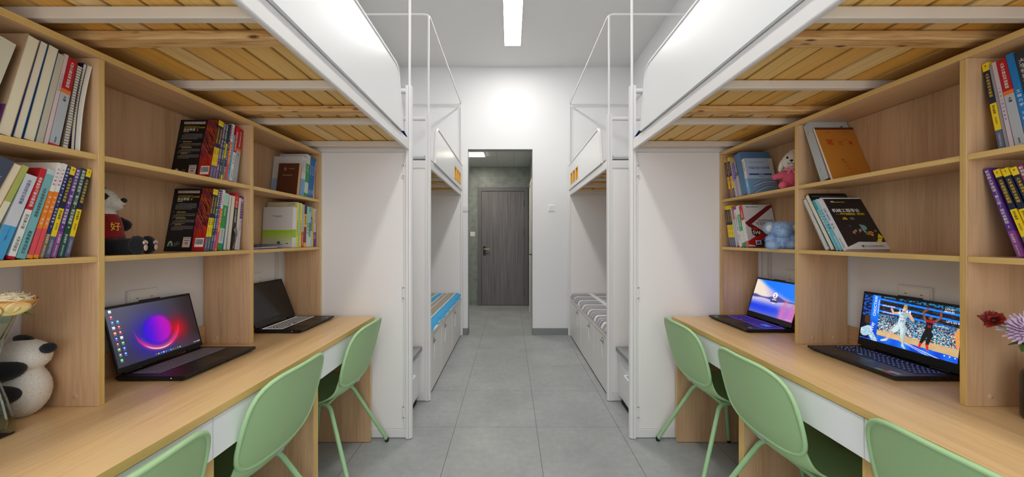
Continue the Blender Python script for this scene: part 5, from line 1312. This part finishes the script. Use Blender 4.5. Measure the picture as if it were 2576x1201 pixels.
for sy in (-1, 1):
    b = MB(); b.ellipsoid((-.006, sy * .034, .213), (.009, .015, .015), PBLK, 14, 10); b.fuzz(PBLK, 200, .0035, .0007, 5); b.build('ear', t)
    b = MB(); b.ellipsoid((.020, sy * .034, .190), (.008, .010, .012), PBLK, 14, 10, RX(sy * .5)); o = b.build('eye_patch', t)
    b = MB(); b.ellipsoid((.027, sy * .0335, .191), (.004, .004, .004), EYE, 10, 8); b.build('eye', o)
    b = MB(); q = [(0, .040, .122), (.014, .052, .108), (.034, .058, .100)] if sy > 0 else [(-.004, -.042, .118), (-.022, -.052, .098), (-.032, -.055, .078)]; b.tube(q, .02, PBLK, 14, radii=[.020, .023, .021]); b.ellipsoid(q[-1], (.021, .021, .021), PBLK, 14, 10); b.fuzz(PBLK, 700, .004, .0007, 6); b.build('arm', t)
    b = MB(); b.tube([(0, sy * .028, .028), (.05, sy * .036, .027), (.085, sy * .042, .028)], .026, PBLK, 16, radii=[.026, .027, .026]); b.ellipsoid((.100, sy * .046, .031), (.021, .027, .032), PBLK, 18, 12); b.fuzz(PBLK, 1100, .004, .0007, 7); lg = b.build('leg', t)
    b = MB(); b.ellipsoid((.1205, sy * .046, .023), (.003, .014, .011), PPAD, 14, 8)
    for q in (-.013, 0, .013): b.ellipsoid((.1195, sy * .046 + q, .043 - abs(q) * .25), (.003, .0048, .006), PPAD, 10, 6)
    b.build('paw_pad', lg)
b = MB(); b.lathe([(.047, .050), (.058, .054), (.059, .062), (.056, .070), (.054, .095), (.049, .118), (.042, .132), (.036, .136)], (-.003, 0, 0), PRED, 28)
for sy in (-1, 1): b.tube([(0, sy * .034, .118), (.006, sy * .050, .113)], .026, PRED, 14, radii=[.027, .028])
o = b.build('jumper', t)
b = MB(); gold = mat('gold embroidery', (232, 176, 30), .5); b.text('好', (-.003 + .055 * .82, -.055 * .57, .092), (.57, .82, 0), (-.12, .08, 1), .030, gold, lift=.0035); b.build('emblem', o, label='gold embroidered emblem')
# panda behind the vase
t = thing('plush_panda', 'black and white plush panda sitting on the left desk behind the glass vase', 'soft toy', (-1.385, 1.000, DZ))
def shell_fur(mb, root, name, m, n, ln, seed):
    k = len(mb.f); mb.fuzz(m, n, ln, .0009, seed); q = MB(); q.v, q.mats = mb.v, mb.mats; q.f, q.m, q.sm = mb.f[k:], mb.m[k:], mb.sm[k:]; mb.f, mb.m, mb.sm = mb.f[:k], mb.m[:k], mb.sm[:k]
    used = sorted({i for f_ in q.f for i in f_}); mp = {i: j for j, i in enumerate(used)}; q.v = [q.v[i] for i in used]; q.f = [tuple(mp[i] for i in f_) for f_ in q.f]
    return q.build(name, root)
b = MB(); b.ellipsoid((.004, 0, .074), (.062, .050, .076), PWHT, 24, 16); b.ellipsoid((.010, 0, .170), (.058, .048, .047), PWHT, 24, 16); b.ellipsoid((0, 0, .125), (.045, .04, .04), PWHT)
shell_fur(b, t, 'body_fur', PWHT, 4000, .0025, 2); merge_body(b.build('body', t))
for c, r, a in (((.004, .004, .215), (.026, .014, .012), .25), ((.076, .002, .192), (.020, .013, .014), -.15)):
    b = MB(); b.ellipsoid(c, r, PBLK, 16, 10, RY(a)); shell_fur(b, t, 'ear_fur', PBLK, 500, .002, 4); b.build('ear', t)
b = MB(); b.ellipsoid((-.014, -.038, .138), (.078, .029, .031), PBLK, 22, 14, RY(-.16)); b.fuzz(PBLK, 1500, .0022, .0008, 8); b.build('arm', t)
b = MB(); b.ellipsoid((-.010, -.044, .074), (.066, .032, .030), PBLK, 22, 14, RY(-.10)); b.fuzz(PBLK, 1300, .0022, .0008, 9); b.build('leg', t)
b = MB(); b.ellipsoid((-.045, .010, .04), (.05, .03, .034), PBLK, 18, 12); b.build('leg', t)
# white puppy in pink
t = thing('plush_puppy', 'white plush puppy in a pink outfit sitting on the right shelf', 'soft toy', (1.446, 1.800, 1.5516), (0, 0, R(-142)))
b = MB(); b.ellipsoid((0, 0, .145), (.046, .052, .050), PCRM, 24, 16, wob=.03); b.ellipsoid((.034, 0, .130), (.020, .026, .019), PCRM, 18, 12); b.ellipsoid((0, 0, .10), (.034, .038, .02), PCRM); b.ellipsoid((-.004, .0, .188), (.022, .026, .016), PCRM)
shell_fur(b, t, 'head_fur', PCRM, 2200, .0025, 12); merge_body(b.build('head', t))
b = MB(); b.ellipsoid((0, 0, .055), (.045, .050, .056), PPNK, 22, 14)
for sy in (-1, 1):
    b.tube([(.005, sy * .035, .078), (.014, sy * .062, .074), (.018, sy * .074, .070)], .015, PPNK, 12, radii=[.018, .0175, .014]); b.ellipsoid((.019, sy * .076, .069), (.0145, .0145, .0145), PPNK, 12, 8)
    b.tube([(.02, sy * .026, .020), (.06, sy * .034, .018)], .018, PPNK, 12, radii=[.02, .018]); b.ellipsoid((.062, sy * .034, .018), (.018, .018, .018), PPNK, 12, 8)
b.fuzz(PPNK, 2500, .004, .0007, 14); b.build('outfit', t)
for sy in (-1, 1):
    b = MB(); b.ellipsoid((-.002, sy * .056, .128), (.015, .011, .034), PCRM, 16, 12, RX(sy * .22)); shell_fur(b, t, 'ear_fur', PCRM, 500, .0025, 15); b.build('ear', t)
    b = MB(); b.ellipsoid((.0455, sy * .019, .157), (.004, .0045, .0065), EYE, 12, 8); b.build('eye', t)
b = MB(); b.ellipsoid((.0545, 0, .1385), (.005, .0065, .0052), EYE, 12, 8); b.build('nose', t)
b = MB(); b.tube([(.049, -.017, .130), (.0535, -.012, .1225), (.0555, -.005, .1225), (.0555, 0, .130), (.0555, .005, .1225), (.0535, .012, .1225), (.049, .017, .130)], .0013, EYE, 6); b.build('mouth', t)
b = MB(); rb = mat('pink satin ribbon', (236, 150, 170), .35); b.lathe([(.040, .096), (.048, .099), (.047, .105), (.038, .107)], (0, 0, 0), rb, 24)
for sy in (-1, 1):
    b.tube([(.047, 0, .100), (.054, sy * .016, .107), (.052, sy * .026, .103), (.050, sy * .018, .095), (.047, 0, .100)], .004, rb, 8, flat=.6); b.tube([(.048, 0, .099), (.053, sy * .010, .084), (.054, sy * .014, .074)], .003, rb, 6)
b.build('ribbon_bow', t)
# fluffy blue plush
t = thing('plush_bear', 'fluffy pale blue plush bear with white inner ears on the right shelf', 'soft toy', (1.402, 1.825, 1.2466), (0, 0, R(-128)))
b = MB(); b.ellipsoid((0, 0, .095), (.044, .050, .044), PBLU, 24, 16, wob=.08); b.ellipsoid((.034, 0, .085), (.026, .030, .026), PBLU, 18, 12); b.ellipsoid((0, 0, .042), (.040, .044, .042), PBLU, 20, 14, wob=.08)
shell_fur(b, t, 'body_fur', PBLU, 6500, .009, 21); merge_body(b.build('body', t))
for sy in (-1, 1):
    b = MB(); b.ellipsoid((-.002, sy * .052, .108), (.017, .026, .030), PBLU, 18, 12); shell_fur(b, t, 'ear_fur', PBLU, 1300, .008, 22); e = b.build('ear', t)
    b = MB(); b.ellipsoid((.014, sy * .054, .107), (.006, .015, .018), PWHT, 14, 10); b.fuzz(PWHT, 300, .004, .0008, 23); b.build('inner_ear', e, label='white inner ear')
    b = MB(); b.tube([(.02, sy * .030, .022), (.052, sy * .044, .022)], .02, PBLU, 12, radii=[.022, .022]); b.ellipsoid((.056, sy * .046, .022), (.022, .022, .021), PBLU, 14, 10); b.fuzz(PBLU, 1100, .008, .0009, 24); b.build('leg', t)
    b = MB(); b.tube([(.01, sy * .036, .062), (.034, sy * .052, .050)], .015, PBLU, 12, radii=[.017, .016]); b.ellipsoid((.036, sy * .053, .049), (.016, .016, .016), PBLU, 12, 8); b.fuzz(PBLU, 700, .008, .0009, 25); b.build('arm', t)

# ------------------------------------------------------------------ flowers
def glass(name, rgb, rough=.02, ior=1.45):
    m, nt, b, N, L = nodes(name); b.inputs['Base Color'].default_value = lin(rgb) + (1,); b.inputs['Roughness'].default_value = rough; b.inputs['Transmission Weight'].default_value = 1.0; b.inputs['IOR'].default_value = ior
    return m
def petal_mat(name, stops):
    """colour runs from the petal's base to its rim (vertex attribute 'Col')"""
    m, nt, b, N, L = nodes(name); a = N('Attribute'); a.attribute_name = 'Col'; L(a.outputs['Color'], b.inputs['Base Color']); b.inputs['Roughness'].default_value = .6
    b.inputs['Subsurface Weight'].default_value = .15; b.inputs['Subsurface Radius'].default_value = (.01, .006, .003)
    return m
PETAL = petal_mat('flower petal', None); LEAF = mat('green leaf', (74, 112, 50), .5); STEM = mat('green stem', (92, 128, 62), .5)
def petal(mb, base, axis, out, L_, W_, cup, curl, stops, n=8, ruffle=.0, seed=0):
    """one curved petal from base, growing along axis and leaning towards out"""
    axis, out = Vector(axis).normalized(), Vector(out).normalized(); side = axis.cross(out).normalized(); base = Vector(base)
    pts = {}
    def fn(u, v):
        w = W_ * math.sqrt(max(0, 1 - (abs(v - .55) / (.4555 if v > .55 else .60)) ** 2.6))
        x = (u - .5) * 2; ang = curl * v
        p = base + axis * (L_ * (math.sin(ang) / max(ang, 1e-3)) * v if curl else L_ * v) + out * (L_ * v * v * curl * .5 + cup * (1 - 1) )
        p = p + side * (w * x) - out * (cup * x * x * w) + axis * (ruffle * mnoise.noise(Vector((x * 3 + seed, v * 3, seed))) * v)
        return p
    o = mb.grid(fn, n, n, PETAL)
    for j in range(n + 1):
        for i in range(n + 1):
            v = j / n; c = stops[-1][1]
            for (a, ca), (b_, cb) in zip(stops, stops[1:]):
                if a <= v <= b_: c = mixc(ca, cb, (v - a) / (b_ - a)); break
            mb.col[o + j * (n + 1) + i] = lin(c)
# glass vase with a cream rose
t = thing('vase', 'clear square glass vase with a flared rim on the left desk', 'vase', (-1.335, .856, DZ))
VG = glass('clear green tinted glass', (228, 244, 234), .02, 1.06); b = MB()
prof = [(.052, .0), (.060, .004), (.058, .03), (.050, .09), (.040, .15), (.039, .18), (.046, .24), (.058, .290), (.061, .305)]
inner = [(.057, .305), (.0535, .288), (.041, .24), (.034, .18), (.035, .15), (.044, .09), (.050, .03), (.048, .014)]
def sq(r, z, tw=0.0):
    out = []
    for k in range(4):
        a = math.pi / 4 + k * math.pi / 2
        for e in (-.12, .12): out.append((r * 1.414 * math.cos(a + e) * .97, r * 1.414 * math.sin(a + e) * .97, z))
    return out
rings = [sq(r, z) for r, z in prof + inner]; v = [p for rg in rings for p in rg]; f = []
for i in range(len(rings) - 1):
    for j in range(8): f.append((i * 8 + j, i * 8 + (j + 1) % 8, (i + 1) * 8 + (j + 1) % 8, (i + 1) * 8 + j))
f += [tuple(range(7, -1, -1)), tuple((len(rings) - 1) * 8 + j for j in range(8))]
VG.node_tree.nodes['Principled BSDF'].inputs['Coat Weight'].default_value = .8
b.add(v, f, VG); b.build('glass_body', t, .002, 2)
t = thing('rose', 'cream rose with peach outer petals standing in the glass vase', 'flower', (-1.335, .856, DZ))
top = Vector((.062, .042, .338))
b = MB(); b.tube([(.010, .008, .016), (-.012, -.008, .10), (0, 0, .18), (.02, .016, .27), (.045, .034, .318), tuple(top - Vector((0, 0, .012)))], .0032, STEM, 8); b.build('stem', t)
CR = [(0, (210, 196, 120)), (.5, (244, 224, 176)), (1, (248, 232, 196))]; PE = [(0, (214, 204, 130)), (.6, (246, 218, 160)), (.9, (236, 176, 96)), (1, (214, 140, 60))]
b = MB(); rnd = random.Random(8); up = Vector((.10, .10, 1)).normalized()
for ring, (n, Lp, Wp, curl, st, off) in enumerate(((3, .040, .013, .02, CR, .003), (4, .043, .019, .05, CR, .008), (5, .045, .025, .10, CR, .013), (5, .046, .030, .20, CR, .018), (6, .046, .035, .36, CR, .022), (6, .044, .036, .60, PE, .025))):
    for k in range(n):
        a = 2 * math.pi * k / n + ring * .7 + rnd.uniform(-.15, .15); o = Vector((math.cos(a), math.sin(a), 0)); petal(b, top + o * off - up * (.012 + .0035 * ring), (up + o * (.03 + .045 * ring)).normalized(), (o - up * (.03 + .045 * ring)).normalized(), Lp, Wp, .45 - .03 * ring, curl, st, 12, .006, ring * 10 + k)
o = b.build('petals', t); put_colors(o, b); so = o.modifiers.new('thick', 'SOLIDIFY'); so.thickness = .0008
b = MB()
for a, l in ((.3, .05), (2.0, .045), (3.6, .05), (5.1, .045)): 
    c = top - Vector((0, 0, .016)); d = Vector((math.cos(a), math.sin(a), -.25)); s_ = Vector((-math.sin(a), math.cos(a), 0)) * .008
    b.add([c, c + d * l * .5 + s_, c + d * l + Vector((0, 0, -.008)), c + d * l * .5 - s_], [(0, 1, 2, 3)], LEAF)
for z, a in ((.20, .4), (.24, 3.6), (.26, 2.2)):
    c = Vector((.005, .004, z)); d = Vector((math.cos(a) * .4, math.sin(a) * .4, .8)); s_ = Vector((-math.sin(a), math.cos(a), 0)) * .016
    b.grid(lambda u, v: c + d * (.065 * v) + s_ * ((u - .5) * 2 * math.sin(math.pi * min(.97, v * .9 + .08))) + Vector((0, 0, .004 * abs(u - .5))), 4, 8, LEAF)
b.build('leaf', t)
# dark bottle with a lilac bloom and two dark red ones
t = thing('vase', 'dark smoky glass bottle vase on the right desk', 'vase', (1.470, .962, DZ))
b = MB(); b.lathe([(0, 0), (.046, 0), (.050, .006), (.050, .118), (.047, .130), (.038, .140), (.034, .148), (.034, .160), (.037, .164), (.033, .164), (.030, .150), (.034, .138), (.045, .116), (.045, .01), (0, .008)], (0, 0, 0), glass('smoky dark glass', (70, 84, 84), .05), 36); b.build('glass_body', t)
t = thing('chrysanthemum', 'lilac chrysanthemum in the dark bottle vase', 'flower', (1.422, .962, DZ)); c = Vector((-.034, -.020, .256)); axis = Vector((-.55, -.45, .70)).normalized()
b = MB(); b.tube([(.055, .0, .02), (.040, 0, .15), (.005, -.006, .21), tuple(c - axis * .01)], .003, STEM, 8); b.build('stem', t)
b = MB(); rnd = random.Random(3); A = axis.orthogonal().normalized(); B2 = axis.cross(A)
for k in range(150):
    q = (k + .5) / 150; th = math.acos(1 - 1.35 * q); ph = k * 2.39996; d = axis * math.cos(th) + (A * math.cos(ph) + B2 * math.sin(ph)) * math.sin(th)
    o = (d - axis * d.dot(axis)); o = o.normalized() if o.length > .05 else A
    ln = .024 + .021 * q; st = [(0, (112, 74, 140)), (.45, (176, 140, 190)), (1, (226, 204, 226))]
    petal(b, c + d * .006, (d * .8 + axis * .3).normalized(), (o - axis * .25).normalized(), ln * rnd.uniform(.85, 1.1), .0042, -.5, .5, st, 4, .004, k)
o = b.build('petals', t); put_colors(o, b)
b = MB()
for a, l, dz in ((3.5, .060, -.034), (4.4, .05, -.040), (2.6, .04, -.03)):
    cc = c + Vector((0, 0, dz)); d = Vector((math.cos(a), math.sin(a), -.05)); s_ = Vector((-math.sin(a), math.cos(a), 0)) * .012
    b.grid(lambda u, v: cc + d * (l * v) + s_ * ((u - .5) * 2 * math.sin(math.pi * min(.97, v * .9 + .08)) * (1 + .25 * math.sin(v * 30))) - Vector((0, 0, .012 * v * v)), 4, 12, LEAF)
b.build('leaf', t)
for c, r, lab in ((Vector((-.122, -.010, .284)), .58, 'dark red carnation reaching out left of the lilac chrysanthemum'), (Vector((-.094, .018, .280)), .5, 'smaller dark red carnation half behind the lilac chrysanthemum')):
    t = thing('carnation', lab, 'flower', (1.422, .962, DZ)); axis = Vector((-.75, -.35, .45)).normalized(); A = axis.orthogonal().normalized(); B2 = axis.cross(A)
    b = MB(); b.tube([(.042, .01, .02), (.030, .008, .15), (-.02, .006, .225), tuple(c - axis * .02)], .0022, STEM, 8); b.tube([tuple(c - axis * .024), tuple(c - axis * .006)], .006, STEM, 10, radii=[.004, .0085]); b.build('stem', t)
    b = MB(); rnd = random.Random(5)
    for k in range(34):
        q = (k + .5) / 34; ph = k * 2.39996; o = A * math.cos(ph) + B2 * math.sin(ph); d = axis * (1.1 - q * .8) + o * q
        petal(b, c - axis * .008 + o * .003, d.normalized(), (o + axis * .1).normalized(), .030 * r * rnd.uniform(.8, 1.1), .012 * r, .3, .6, [(0, (60, 8, 10)), (.5, (120, 12, 14)), (.85, (160, 40, 14)), (1, (96, 6, 12))], 5, .012, k)
    o = b.build('petals', t); put_colors(o, b)
